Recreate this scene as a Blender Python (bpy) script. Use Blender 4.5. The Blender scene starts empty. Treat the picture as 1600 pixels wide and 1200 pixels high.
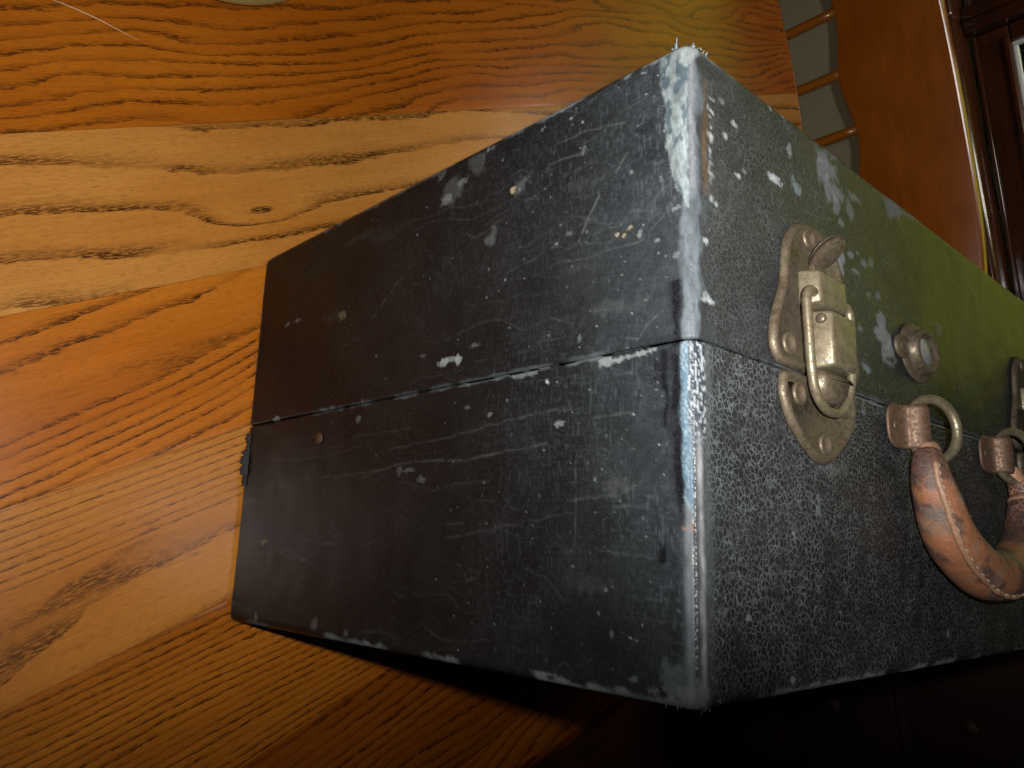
import bpy, bmesh, math, random
import numpy as np
from mathutils import Vector, Matrix

random.seed(7)
RNG = np.random.default_rng(11)
scene = bpy.context.scene
COL = scene.collection

# ------------------------------------------------------------------ camera
# a hand-held compact camera turned on its side, looking down at the case
CAM = Vector((-0.18948, 0.04005, 0.41607))
C_RIGHT = Vector((0.728426, 0.032554, 0.684350))
C_DOWN = Vector((0.164241, -0.978042, -0.128294))
C_FWD = Vector((0.665147, 0.205852, -0.717778))
cam_data = bpy.data.cameras.new('camera')
cam_data.sensor_width = 36.0
cam_data.lens = 36.0 * 1247.6 / 1600.0
cam_data.clip_start = 0.01
cam_data.clip_end = 60.0
cam = bpy.data.objects.new('camera', cam_data)
COL.objects.link(cam)
m = Matrix.Identity(4)
m.col[0][:3] = C_RIGHT
m.col[1][:3] = -C_DOWN
m.col[2][:3] = -C_FWD
m.col[3][:3] = CAM
cam.matrix_world = m
scene.camera = cam

# ------------------------------------------------------------------ world and light
world = bpy.data.worlds.new('World')
scene.world = world
world.use_nodes = True
bg = world.node_tree.nodes['Background']
bg.inputs['Color'].default_value = (1.0, 0.82, 0.62, 1)
bg.inputs['Strength'].default_value = 0.003

def spot(name, loc, target, energy, size_deg, blend, radius, color):
    l = bpy.data.lights.new(name, 'SPOT')
    l.energy = energy; l.spot_size = math.radians(size_deg); l.spot_blend = blend
    l.shadow_soft_size = radius; l.color = color
    o = bpy.data.objects.new(name, l); COL.objects.link(o)
    o.location = loc
    o.rotation_euler = (Vector(target) - Vector(loc)).to_track_quat('-Z', 'Y').to_euler()
    return o

FLASH = CAM + C_RIGHT * 0.026 - C_DOWN * 0.0149
# the camera's built-in flash: a wide beam, plus an added spot brightening the chair
spot('camera_flash', FLASH, FLASH + C_FWD - C_RIGHT * 0.36 - C_DOWN * 0.22, 8.8, 98, 1.0, 0.004, (1.0, 0.99, 0.97))
spot('added_fill_spot', FLASH, (0.85, 0.47, 0.04), 14.0, 78, 1.0, 0.004, (1.0, 0.99, 0.97))
# daylight falling on the garden outside the window
ld = bpy.data.lights.new('garden_daylight', 'AREA')
ld.shape = 'RECTANGLE'; ld.size = 2.0; ld.size_y = 0.3; ld.energy = 22; ld.color = (1.0, 0.97, 0.85)
garden_light = bpy.data.objects.new('garden_daylight', ld); COL.objects.link(garden_light)

vs = scene.view_settings
vs.view_transform = 'Standard'
vs.look = 'None'
vs.exposure = -0.08
vs.gamma = 1.0
vs.use_curve_mapping = False
scene.cycles.use_denoising = True
scene.cycles.max_bounces = 5
scene.cycles.diffuse_bounces = 2
scene.cycles.glossy_bounces = 3
scene.cycles.use_adaptive_sampling = True
scene.cycles.adaptive_threshold = 0.03
scene.cycles.sample_clamp_indirect = 4.0

# ------------------------------------------------------------------ helpers
def tag(o, label=None, cat=None, group=None, kind=None):
    if label: o['label'] = label
    if cat: o['category'] = cat
    if group: o['group'] = group
    if kind: o['kind'] = kind
    return o

def empty(name, loc=(0, 0, 0), rz=0.0, parent=None):
    o = bpy.data.objects.new(name, None)
    o.empty_display_size = 0.05
    COL.objects.link(o); o.location = loc; o.rotation_euler = (0, 0, rz)
    if parent: o.parent = parent
    return o

def mesh_obj(name, verts, faces, mat, parent=None, smooth=True, loc=None, rz=0.0):
    me = bpy.data.meshes.new(name)
    me.from_pydata([tuple(v) for v in verts], [], [tuple(f) for f in faces])
    me.validate(); me.update()
    return link(name, me, mat, parent, smooth, loc, rz)

def link(name, me, mat, parent=None, smooth=True, loc=None, rz=0.0):
    if mat is not None:
        me.materials.clear(); me.materials.append(mat)
    if smooth:
        me.polygons.foreach_set('use_smooth', [True] * len(me.polygons))
    o = bpy.data.objects.new(name, me); COL.objects.link(o)
    if loc: o.location = loc
    o.rotation_euler = (0, 0, rz)
    if parent: o.parent = parent
    return o

def bm_obj(name, bm, mat, parent=None, smooth=True, loc=None, rz=0.0, sharp=35):
    bmesh.ops.recalc_face_normals(bm, faces=bm.faces)
    me = bpy.data.meshes.new(name)
    if smooth:
        for e in bm.edges:
            if len(e.link_faces) == 2 and e.calc_face_angle(0) > math.radians(sharp):
                e.smooth = False
    bm.to_mesh(me); bm.free()
    return link(name, me, mat, parent, smooth, loc, rz)

def bm_box(bm, x0, x1, y0, y1, z0, z1, bev=0.0, seg=2):
    r = bmesh.ops.create_cube(bm, size=1.0)
    vs_ = r['verts']
    for v in vs_:
        v.co = Vector((x0 + (v.co.x + .5) * (x1 - x0), y0 + (v.co.y + .5) * (y1 - y0), z0 + (v.co.z + .5) * (z1 - z0)))
    if bev > 0:
        es = list({e for v in vs_ for e in v.link_edges})
        bmesh.ops.bevel(bm, geom=es, offset=bev, segments=seg, affect='EDGES', profile=0.5)

def box_obj(name, dims, mat, parent=None, bev=0.002, seg=2, **k):
    bm = bmesh.new(); bm_box(bm, *dims, bev=bev, seg=seg)
    return bm_obj(name, bm, mat, parent, **k)

def catmull(pts, n=6, closed=False):
    P = [Vector(p) for p in pts]; out = []
    N = len(P)
    rng = range(N) if closed else range(N - 1)
    for i in rng:
        if closed:
            p0, p1, p2, p3 = P[(i - 1) % N], P[i], P[(i + 1) % N], P[(i + 2) % N]
        else:
            p0, p1, p2, p3 = P[max(i - 1, 0)], P[i], P[i + 1], P[min(i + 2, N - 1)]
        for k in range(n):
            t = k / n
            out.append(0.5 * ((2 * p1) + (p2 - p0) * t + (2 * p0 - 5 * p1 + 4 * p2 - p3) * t * t + (3 * p1 - p0 - 3 * p2 + p3) * t ** 3))
    if not closed: out.append(P[-1].copy())
    return out

def tube(path, radii, seg=12, closed=False, flat=1.0, up=Vector((0, 0, 1)), caps=True):
    """verts, faces of a tube along a path; flat squashes it along the frame's binormal"""
    path = [Vector(p) for p in path]; N = len(path)
    V, F = [], []
    for i, p in enumerate(path):
        a = path[(i - 1) % N] if (closed or i > 0) else path[i]
        b = path[(i + 1) % N] if (closed or i < N - 1) else path[i]
        t = (b - a).normalized()
        s = t.cross(up)
        s = s.normalized() if s.length > 1e-6 else t.orthogonal().normalized()
        w = s.cross(t).normalized()
        r = radii[i] if hasattr(radii, '__len__') else radii
        for k in range(seg):
            an = 2 * math.pi * k / seg
            V.append(p + s * (math.cos(an) * r) + w * (math.sin(an) * r * flat))
    M = N if closed else N - 1
    for i in range(M):
        for k in range(seg):
            j = (i + 1) % N; k2 = (k + 1) % seg
            F.append((i * seg + k, i * seg + k2, j * seg + k2, j * seg + k))
    if not closed and caps:
        F.append(tuple(range(seg))[::-1]); F.append(tuple((N - 1) * seg + k for k in range(seg)))
    return V, F

def lathe(profile, seg=32, sx=1.0, sy=1.0, origin=(0, 0, 0)):
    """profile: (r, z) from bottom axis to top axis"""
    V, F = [], []; ox, oy, oz = origin
    for r, z in profile:
        for k in range(seg):
            a = 2 * math.pi * k / seg
            V.append((ox + r * sx * math.cos(a), oy + r * sy * math.sin(a), oz + z))
    for i in range(len(profile) - 1):
        for k in range(seg):
            k2 = (k + 1) % seg
            F.append((i * seg + k, i * seg + k2, (i + 1) * seg + k2, (i + 1) * seg + k))
    F.append(tuple(range(seg))[::-1]); F.append(tuple((len(profile) - 1) * seg + k for k in range(seg)))
    return V, F

def offset_loop(loop, d):
    N = len(loop); out = []
    for i in range(N):
        a, b, c = Vector(loop[i - 1]), Vector(loop[i]), Vector(loop[(i + 1) % N])
        t = (c - a); n = Vector((-t.y, t.x)).normalized()
        out.append(b + n * d)
    return out

def plate(loop, layers, z0=0.0):
    """loop: 2-D outline, counter-clockwise; layers: (inset, z)"""
    V, F = [], []; N = len(loop)
    for ins, z in layers:
        for p in offset_loop(loop, ins): V.append((p.x, p.y, z0 + z))
    for i in range(len(layers) - 1):
        for k in range(N):
            k2 = (k + 1) % N
            F.append((i * N + k, i * N + k2, (i + 1) * N + k2, (i + 1) * N + k))
    F.append(tuple(range(N))[::-1]); F.append(tuple((len(layers) - 1) * N + k for k in range(N)))
    return V, F

# value noise on arrays (no files, no modules)
def vnoise(x, y, seed):
    g = np.random.default_rng(seed).random((256, 256))
    xi = np.floor(x).astype(int); yi = np.floor(y).astype(int)
    fx = x - xi; fy = y - yi
    fx = fx * fx * (3 - 2 * fx); fy = fy * fy * (3 - 2 * fy)
    a = g[xi & 255, yi & 255]; b = g[(xi + 1) & 255, yi & 255]
    c = g[xi & 255, (yi + 1) & 255]; d = g[(xi + 1) & 255, (yi + 1) & 255]
    return (a * (1 - fx) + b * fx) * (1 - fy) + (c * (1 - fx) + d * fx) * fy

def fbm(x, y, seed, oct=4):
    s = 0; a = 0.5; tot = 0
    for o in range(oct):
        s = s + a * vnoise(x * 2 ** o + 17.3 * o, y * 2 ** o + 5.1 * o, seed + o); tot += a; a *= .5
    return s / tot

def sstep(e0, e1, x):
    t = np.clip((x - e0) / (e1 - e0), 0, 1)
    return t * t * (3 - 2 * t)

# ------------------------------------------------------------------ node helpers
class NT:
    def __init__(self, name):
        self.mat = bpy.data.materials.new(name); self.mat.use_nodes = True
        self.t = self.mat.node_tree; self.b = self.t.nodes['Principled BSDF']
    def n(self, typ, **kw):
        nd = self.t.nodes.new(typ)
        for k, v in kw.items(): setattr(nd, k, v)
        return nd
    def l(self, a, b): self.t.links.new(a, b)
    def val(self, sock, v):
        if hasattr(v, 'is_linked') or isinstance(v, bpy.types.NodeSocket): self.l(v, sock)
        else: sock.default_value = v
    def math(self, op, a, b=0.0, c=0.0, clamp=False):
        nd = self.n('ShaderNodeMath', operation=op, use_clamp=clamp)
        self.val(nd.inputs[0], a); self.val(nd.inputs[1], b); self.val(nd.inputs[2], c)
        return nd.outputs[0]
    def coord(self, kind='Object'): return self.n('ShaderNodeTexCoord').outputs[kind]
    def mapping(self, v, scale=(1, 1, 1), loc=(0, 0, 0), rot=(0, 0, 0)):
        nd = self.n('ShaderNodeMapping'); self.l(v, nd.inputs['Vector'])
        nd.inputs['Scale'].default_value = scale; nd.inputs['Location'].default_value = loc; nd.inputs['Rotation'].default_value = rot
        return nd.outputs[0]
    def noise(self, v, scale=1.0, detail=3.0, rough=.55, dist=0.0):
        nd = self.n('ShaderNodeTexNoise'); self.l(v, nd.inputs['Vector'])
        nd.inputs['Scale'].default_value = scale; nd.inputs['Detail'].default_value = detail
        nd.inputs['Roughness'].default_value = rough; nd.inputs['Distortion'].default_value = dist
        return nd.outputs['Fac']
    def voro(self, v, scale, feature='F1', rnd=1.0):
        nd = self.n('ShaderNodeTexVoronoi', feature=feature); self.l(v, nd.inputs['Vector'])
        nd.inputs['Scale'].default_value = scale; nd.inputs['Randomness'].default_value = rnd
        return nd.outputs['Distance']
    def ramp(self, f, stops):
        nd = self.n('ShaderNodeValToRGB'); self.l(f, nd.inputs[0]); cr = nd.color_ramp
        while len(cr.elements) > 1: cr.elements.remove(cr.elements[0])
        cr.elements[0].position = stops[0][0]; cr.elements[0].color = self.c4(stops[0][1])
        for p, c in stops[1:]:
            e = cr.elements.new(p); e.color = self.c4(c)
        return nd.outputs[0]
    @staticmethod
    def c4(c): return (c, c, c, 1) if not hasattr(c, '__len__') else (*c[:3], 1)
    def mix(self, f, a, b, blend='MIX'):
        nd = self.n('ShaderNodeMix', data_type='RGBA', blend_type=blend)
        self.val(nd.inputs[0], f)
        for s, v in ((nd.inputs[6], a), (nd.inputs[7], b)):
            if isinstance(v, bpy.types.NodeSocket): self.l(v, s)
            else: s.default_value = self.c4(v)
        return nd.outputs[2]
    def attr(self, name):
        return self.n('ShaderNodeAttribute', attribute_name=name)
    def bump(self, h, strength=.3, dist=.001, prev=None):
        nd = self.n('ShaderNodeBump'); self.l(h, nd.inputs['Height'])
        nd.inputs['Strength'].default_value = strength; nd.inputs['Distance'].default_value = dist
        if prev: self.l(prev, nd.inputs['Normal'])
        return nd.outputs[0]
    def out(self, color=None, rough=None, metal=None, normal=None, spec=None, coat=None, coat_r=None):
        b = self.b.inputs
        if color is not None: self.val(b['Base Color'], color if isinstance(color, bpy.types.NodeSocket) else self.c4(color))
        if rough is not None: self.val(b['Roughness'], rough)
        if metal is not None: self.val(b['Metallic'], metal)
        if normal is not None: self.l(normal, b['Normal'])
        if spec is not None: self.val(b['Specular IOR Level'], spec)
        if coat is not None: self.val(b['Coat Weight'], coat)
        if coat_r is not None: self.val(b['Coat Roughness'], coat_r)
        return self.mat

# ------------------------------------------------------------------ materials
def oak(name, light, mid, dark, porosity, seed, warp=.9, bw=1.0):
    """varnished red oak: the growth-ring phase comes from the board's own 'ring' attribute"""
    t = NT(name); co = t.coord()
    ring = t.attr('ring').outputs['Fac']
    w1 = t.noise(t.mapping(co, (9, 60, 1), (seed, seed * 2, 0)), 1, 3)
    w2 = t.noise(t.mapping(co, (70, 420, 1), (seed * 3, 1, 0)), 1, 2)
    r = t.math('ADD', ring, t.math('MULTIPLY', t.math('SUBTRACT', w1, .5), warp))
    r = t.math('ADD', r, t.math('MULTIPLY', t.math('SUBTRACT', w2, .5), max(.22, .62 * min(1, warp * 1.1))))
    f = t.math('FRACT', r)
    band = t.ramp(f, [(0, 1), (.10 * bw, .95), (.24 * bw, .45), (.42 * bw, .1), (.6 * bw, 0), (1 - .05 * bw, 0), (1, 1)])
    patch = t.ramp(t.noise(t.mapping(co, (14, 90, 1), (seed, 9, 0)), 1, 2), [(.34, .12), (.56, 1)])
    pn = t.noise(t.mapping(co, (190, 1500, 1), (seed, 3, 0)), 1, 3, .65)
    pores = t.math('MULTIPLY', band, t.ramp(pn, [(.44, 0), (.50, 1)]))
    pores = t.math('MULTIPLY', pores, patch)
    fn = t.noise(t.mapping(co, (170, 2600, 1), (seed, 8, 0)), 1, 2, .6)
    fine = t.math('MULTIPLY', t.ramp(fn, [(.54, 0), (.64, 1)]), .60)
    tone = t.noise(t.mapping(co, (5, 26, 1), (seed, 0, 0)), 1, 3)
    base = t.mix(t.ramp(tone, [(.3, 0), (.7, 1)]), light, mid)
    base = t.mix(t.math('MULTIPLY', band, .34), base, tuple(.5 * a + .5 * b for a, b in zip(mid, dark)))
    base = t.mix(fine, base, tuple(.5 * a + .5 * b for a, b in zip(mid, dark)))
    base = t.mix(t.math('MULTIPLY', pores, porosity), base, dark)
    st = t.noise(t.mapping(co, (20, 700, 1), (seed, 5, 0)), 1, 2)
    base = t.mix(.35, base, t.ramp(st, [(.25, .55), (.75, 1.0)]), 'MULTIPLY')
    h = t.noise(t.mapping(co, (150, 1500, 1), (seed, 3, 0)), 1, 1, .6)
    rough = t.math('ADD', .19, t.math('MULTIPLY', tone, .10))
    return t.out(base, rough, 0, t.bump(h, .08, .0003), .5)

OAK_LIGHT = (0.55, 0.250, 0.055); OAK_MID = (0.46, 0.172, 0.026); OAK_DARK = (0.060, 0.018, 0.004)
ORANGE_L = (0.45, 0.132, 0.009); ORANGE_M = (0.33, 0.078, 0.004)

def leather():
    t = NT('worn_black_leatherette'); co = t.coord()
    at = t.attr('col'); col = at.outputs['Color']; grain = at.outputs['Alpha']   # alpha: how strong the pebble grain is
    wv = t.n('ShaderNodeTexNoise'); t.l(co, wv.inputs['Vector']); wv.inputs['Scale'].default_value = 420; wv.inputs['Detail'].default_value = 1
    vm = t.n('ShaderNodeVectorMath', operation='MULTIPLY_ADD'); t.l(wv.outputs['Color'], vm.inputs[0]); vm.inputs[1].default_value = (.0022, .0022, .0022); t.l(co, vm.inputs[2])
    v1 = t.voro(vm.outputs[0], 480, 'DISTANCE_TO_EDGE'); vv = v1
    valley = t.ramp(vv, [(0.0, 1), (.05, .7), (.13, 0)])
    dust = t.noise(co, 120, 4, .65)
    spk = t.noise(co, 1900, 2, .7)
    valley = t.math('MULTIPLY', valley, t.math('MULTIPLY', grain, t.ramp(dust, [(.32, .15), (.62, 1)])))
    c = t.mix(t.math('MULTIPLY', valley, .62), col, (.100, .108, .110))
    c = t.mix(t.ramp(spk, [(.62, 0), (.76, .45)]), c, (.065, .076, .084))
    c = t.mix(t.ramp(spk, [(.22, .7), (.36, 0)]), c, (.003, .003, .004))
    h = t.math('ADD', t.math('MULTIPLY', t.ramp(v1, [(0, 0), (.2, 1)]), grain), t.math('MULTIPLY', spk, .35))
    bw_ = t.n('ShaderNodeRGBToBW'); t.l(col, bw_.inputs[0])
    worn = t.ramp(bw_.outputs[0], [(.035, 0), (.10, 1)])
    rough = t.math('ADD', t.math('ADD', .25, t.math('MULTIPLY', dust, .16)), t.math('MULTIPLY', worn, .5))
    return t.out(c, rough, 0, t.bump(h, .30, .0005), t.math('SUBTRACT', .13, t.math('MULTIPLY', worn, .10)))

def metal(name, c1, c2, rust, rough=.38, scale=160, rust_lo=.5):
    t = NT(name); co = t.coord()
    a = t.noise(co, scale, 5, .65); b = t.noise(co, scale * 3.1, 4, .7); d = t.noise(co, scale * 10, 2)
    c = t.mix(t.ramp(a, [(.35, 0), (.65, 1)]), c1, c2)
    rm = t.ramp(b, [(rust_lo, 0), (rust_lo + .13, 1)])
    c = t.mix(t.math('MULTIPLY', rm, .85), c, rust)
    c = t.mix(t.ramp(d, [(.60, 0), (.74, .6)]), c, (.05, .03, .02))
    return t.out(c, t.math('ADD', rough, t.math('MULTIPLY', rm, .3)), t.math('SUBTRACT', .62, t.math('MULTIPLY', rm, .5)), t.bump(t.math('ADD', b, t.math('MULTIPLY', d, .5)), .20, .0004), .5)

def wood(name, c1, c2, rough, scale=(40, 40, 4), coat=0.0, bump=.05):
    t = NT(name); co = t.coord()
    a = t.noise(t.mapping(co, scale), 1, 4, .6, .6)
    b = t.noise(t.mapping(co, tuple(s * 9 for s in scale)), 1, 2)
    l = t.noise(co, 9, 3)
    f = t.math('ADD', t.math('MULTIPLY', a, .45), t.math('ADD', t.math('MULTIPLY', b, .22), t.math('MULTIPLY', l, .45)))
    return t.out(t.mix(t.ramp(f, [(.38, 0), (.72, 1)]), c1, c2), rough, 0, t.bump(b, bump, .0005), .5, coat, .08)

def plain(name, c, rough=.6, var=.15, scale=30, metal_=0.0, bump=.1, bscale=400):
    t = NT(name); co = t.coord()
    a = t.noise(co, scale, 4)
    col = t.mix(a, tuple(x * (1 - var) for x in c), tuple(min(1, x * (1 + var)) for x in c))
    return t.out(col, rough, metal_, t.bump(t.noise(co, bscale, 3), bump, .0005))

M_LEATHER = leather()
M_BRASS = metal('tarnished_brass', (.092, .074, .044), (.062, .045, .027), (.034, .021, .013), .46, 170, .45)
M_BRIGHT = metal('worn_nickel', (.165, .142, .090), (.108, .085, .050), (.05, .030, .018), .38, 240, .50)
M_RUST = metal('rusty_steel', (.115, .072, .042), (.085, .046, .026), (.055, .027, .016), .50, 260, .45)
M_STEEL = plain('dull_lock_steel', (.30, .30, .32), .4, .3, 500, .7)
M_DARK = plain('dark_hole', (.012, .01, .008), .7)
M_FIBRE = plain('frayed_grey_fibre', (.085, .095, .095), .9, .5, 900)
M_CHAIR = wood('orange_chair_wood', (.20, .044, .0015), (.33, .084, .004), .28, (14, 14, 60), .35)
M_TRIM = wood('dark_window_wood', (.026, .008, .003), (.055, .017, .006), .20, (50, 6, 50), .5)
M_FLOOR = wood('dark_floor_wood', (.022, .006, .003), (.045, .012, .006), .4, (6, 30, 6))
M_WALL = plain('cream_wall_paint', (.36, .295, .18), .75, .05, 8, 0, .05)
M_DISH = metal('polished_brass_dish', (.55, .38, .13), (.50, .33, .10), (.35, .20, .06), .22, 40, .7)

def glass_mat():
    t = NT('window_glass')
    t.b.inputs['Base Color'].default_value = (.93, .97, .94, 1); t.b.inputs['Roughness'].default_value = .02
    t.b.inputs['Transmission Weight'].default_value = 1.0; t.b.inputs['IOR'].default_value = 1.02
    return t.mat
M_GLASS = glass_mat()
# ------------------------------------------------------------------ the setting: floor, wall, window, garden
FLOOR_Z = -0.75
WALL_A = math.radians(14.0)
WALL_O = (1.5, 1.05, 0.0)          # wall frame: local x = out of the room, local y = along the wall

bm = bmesh.new()
bmesh.ops.create_grid(bm, x_segments=8, y_segments=8, size=3.2)
fl = bm_obj('floor', bm, M_FLOOR, loc=(0.2, 0.3, FLOOR_Z), rz=WALL_A)
tag(fl, 'dark reddish wooden floor below the table', kind='structure')

W1 = (-0.66, 0.032); W2 = (0.160, 0.66); WZ = (0.036, 1.08)
bm = bmesh.new()
for (y0, y1, z0, z1) in ((-2.1, 2.3, FLOOR_Z, -0.10), (-2.1, 2.3, 1.18, 1.9), (-2.1, -0.78, -0.10, 1.18), (0.78, 2.3, -0.10, 1.18)):
    bm_box(bm, 0.0, 0.12, y0, y1, z0, z1)
wall = bm_obj('wall', bm, M_WALL, loc=WALL_O, rz=WALL_A, smooth=False)
tag(wall, 'cream painted wall behind the chair', kind='structure')

def window(y0, y1, label, outer_lo, outer_hi):
    w = empty('window', WALL_O, WALL_A)
    tag(w, label, 'window', 'windows in dark wooden frames')
    z0, z1 = WZ
    # casing boards stand proud of the wall, the sash sits back in them
    def board(name, dims, bev=.004): return box_obj(name, dims, M_TRIM, w, bev=bev, seg=3)
    board('sill', (-0.075, 0.05, outer_lo, outer_hi, -0.062, -0.036), .009)
    board('apron', (-0.020, 0.0, outer_lo + .01, outer_hi - .01, -0.150, -0.063))
    board('apron_moulding', (-0.036, -0.021, outer_lo + .01, outer_hi - .01, -0.085, -0.065), .006)
    board('casing', (-0.022, 0.10, outer_lo, y0 - .036, -0.035, z1 + .10))
    board('casing', (-0.022, 0.10, y1 + .036, outer_hi, -0.035, z1 + .10))
    board('casing', (-0.020, 0.10, y0 - .035, y1 + .035, z1 + .037, z1 + .10))
    s = board('sash', (0.012, 0.05, y0 - .035, y1 + .035, -0.034, z0))
    for d in ((0.012, 0.05, y0 - .035, y0, z0 + .001, z1), (0.012, 0.05, y1, y1 + .035, z0 + .001, z1), (0.012, 0.05, y0 - .035, y1 + .035, z1 + .001, z1 + .036)):
        board('sash', d)
    for d in ((0.006, 0.011, y0 - .012, y1 + .012, z0 - .012, z0 - .002), (0.004, 0.011, y0 - .034, y1 + .034, -0.030, -0.022)):
        board('bead', d, .002)
    # pale glazing strip round the pane
    for d in ((0.022, 0.034, y0 + .0005, y0 + .009, z0 + .0005, z1 - .0005), (0.022, 0.034, y1 - .009, y1 - .0005, z0 + .0005, z1 - .0005), (0.022, 0.034, y0 + .0095, y1 - .0095, z0 + .0005, z0 + .009)):
        box_obj('glazing_strip', d, M_STRIP, w, bev=.001)
    box_obj('pane', (0.028, 0.031, y0 + .0092, y1 - .0092, z0 + .0092, z1 - .0005), M_GLASS, w, bev=0, smooth=False)
M_STRIP = plain('pale_glazing_strip', (.62, .64, .60), .5)
window(W1[0], W1[1], 'dark framed window with pale glazing strip right behind the chair top rail', -0.775, 0.0955)
window(W2[0], W2[1], 'dark framed window at the upper edge, next to the other window', 0.0965, 0.775)

# bright sky seen over the garden
t = NT('bright_overcast_sky')
em = t.n('ShaderNodeEmission'); em.inputs['Strength'].default_value = 1.15
g = t.noise(t.coord(), 1.7, 4)
t.l(t.ramp(g, [(.3, (.42, .45, .03)), (.7, (.64, .64, .09))]), em.inputs['Color'])
t.l(em.outputs[0], t.t.nodes['Material Output'].inputs['Surface'])
sky = mesh_obj('sky', [(1.25, -2.0, 0.30), (1.25, 2.2, 0.30), (1.25, 2.2, 1.80), (1.25, -2.0, 1.80)], [(0, 1, 2, 3)], t.mat, loc=WALL_O, rz=WALL_A)
tag(sky, kind='structure')

# hedge outside
t = NT('hedge_leaf')
t.out(t.mix(t.noise(t.coord(), 14, 3), (.05, .10, .022), (.16, .24, .06)), .5)
V, F = [], []
for i in range(9000):
    c = Vector((0.62 + random.random() * .40, -1.6 + random.random() * 3.4, -0.7 + random.random() * 1.12))
    n = Vector((random.gauss(-.4, 1), random.gauss(0, 1), random.gauss(.4, 1))).normalized()
    a = n.orthogonal().normalized(); b = n.cross(a)
    an = random.random() * 6.28; a, b = a * math.cos(an) + b * math.sin(an), b * math.cos(an) - a * math.sin(an)
    s = random.uniform(.018, .034); k = len(V)
    V += [c - a * s, c + b * s * .5, c + a * s, c - b * s * .5 + n * s * .2]; F.append((k, k + 1, k + 2, k + 3))
hedge = mesh_obj('hedge', V, F, t.mat, loc=WALL_O, rz=WALL_A, smooth=False)
tag(hedge, 'green leafy garden hedge seen through the window pane', 'hedge', kind='stuff')
wm = Matrix.Translation(WALL_O) @ Matrix.Rotation(WALL_A, 4, 'Z')
garden_light.location = wm @ Vector((0.20, 0.0, 1.40))
garden_light.rotation_euler = (wm.to_3x3() @ Vector((0.75, 0, -1.0))).to_track_quat('-Z', 'X').to_euler()

# ------------------------------------------------------------------ the table
TA = math.radians(25.5)
TC = Vector((0.1009, 0.4587)); TR = 0.580
table = empty('round_table', (0, 0, 0), TA)      # local frame: x along the grain, y across the boards
tag(table, 'round varnished oak dining table of glued boards under the black case', 'table')
cu = Vector((math.cos(TA), math.sin(TA))); cq = Vector((-math.sin(TA), math.cos(TA)))
TU, TQ = TC.dot(cu), TC.dot(cq)
TOPR = TR - 0.010

def ring_A(u, q): return (q - .2595) * 118 - u * 4.0 + 1.1 * np.sin(u * 8 + 1.2) + 4.2 * (fbm(u * 7 + 3, q * 18, 31, 3) - .5)
def ring_B(u, q):
    d = np.hypot((u - .093) / .030, (q - .2065) / .0085)
    return (q - .2400 + .03 * u + .004 * np.sin(u * 14)) * 47 + 1.25 * np.exp(-d * d) + .7 * (fbm(u * 8, q * 22, 41, 3) - .5)
def ring_C(u, q):
    w = (q - .0935 - .10 * (u + .073) - 1.0 * np.maximum(u + .02, 0) ** 2) / .083
    return np.interp(w, [-3, 0, .34, .68, 1.0, 3], [-26, 0, 5.2, 6.1, 8.4, 26]) + 1.7 * (fbm(u * 9, q * 16, 51, 3) - .5)
def ring_D(u, q):
    w = np.clip((q - .0105) / .083, 0, 1)
    r = np.interp(w, [0, .3, .55, 1], [.15, .75, 1.2, 10.2]) + .5 * (fbm(u * 7, q * 25, 61, 3) - .5) - 1.6 * u
    m_ = np.exp(-((((u + .062) * .42 - (q - .043)) / .0085) ** 2 + ((u + .075) / .05) ** 2))
    m_ = sstep(.25, .5, m_ + .5 * (fbm(u * 60, q * 160, 67, 3) - .5))
    return r * (1 - m_) + (np.round(r) + .05) * m_
def ring_E(u, q): return (q - .0105 + .06 * u) * 245 + 3.0 * (fbm(u * 5, q * 14, 71, 3) - .5)
def ring_F(u, q): return (q + .0725 + .03 * u) * 150 + 4.5 * (fbm(u * 5, q * 14, 81, 3) - .5)
def ring_G(u, q): return (q - .35) * 95 - u * 2 + 6 * (fbm(u * 5, q * 12, 91, 3) - .5)
MB = dict(
    A=(ring_A, oak('oak_board_orange', ORANGE_L, ORANGE_M, OAK_DARK, .92, 1.3)),
    B=(ring_B, oak('oak_board_light', OAK_LIGHT, OAK_MID, OAK_DARK, 1.0, 5.1, .30, .75)),
    C=(ring_C, oak('oak_board_amber', (.52, .165, .016), (.41, .108, .006), OAK_DARK, 1.0, 8.7, .5, .9)),
    D=(ring_D, oak('oak_board_honey', (.51, .205, .038), (.42, .142, .018), OAK_DARK, .85, 12.9, .35, .7)),
    E=(ring_E, oak('oak_board_striped', (.41, .135, .013), (.30, .080, .005), (.035, .009, .002), .95, 17.2)),  # base colour also darkened to stand in for the flash's weak edge
    F=(ring_F, oak('oak_board_russet', (.28, .075, .006), (.20, .046, .003), (.032, .008, .002), .92, 21.4)),  # dark red board, darkened further for the flash's fall-off
    G=(ring_G, oak('oak_board_plain', ORANGE_L, ORANGE_M, OAK_DARK, .8, 27.7)))
JO = [-.3215, -.2385, -.1555, -.0725, .0105, .0935, .1765, .2595, .3425, .4255, .5085, .5915, .6745, .7575, .8405, .9235, 1.0065]
KIND = ['G', 'A', 'F', 'E', 'D', 'C', 'B', 'A', 'G', 'F', 'G', 'C', 'A', 'F', 'G', 'A']
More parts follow.
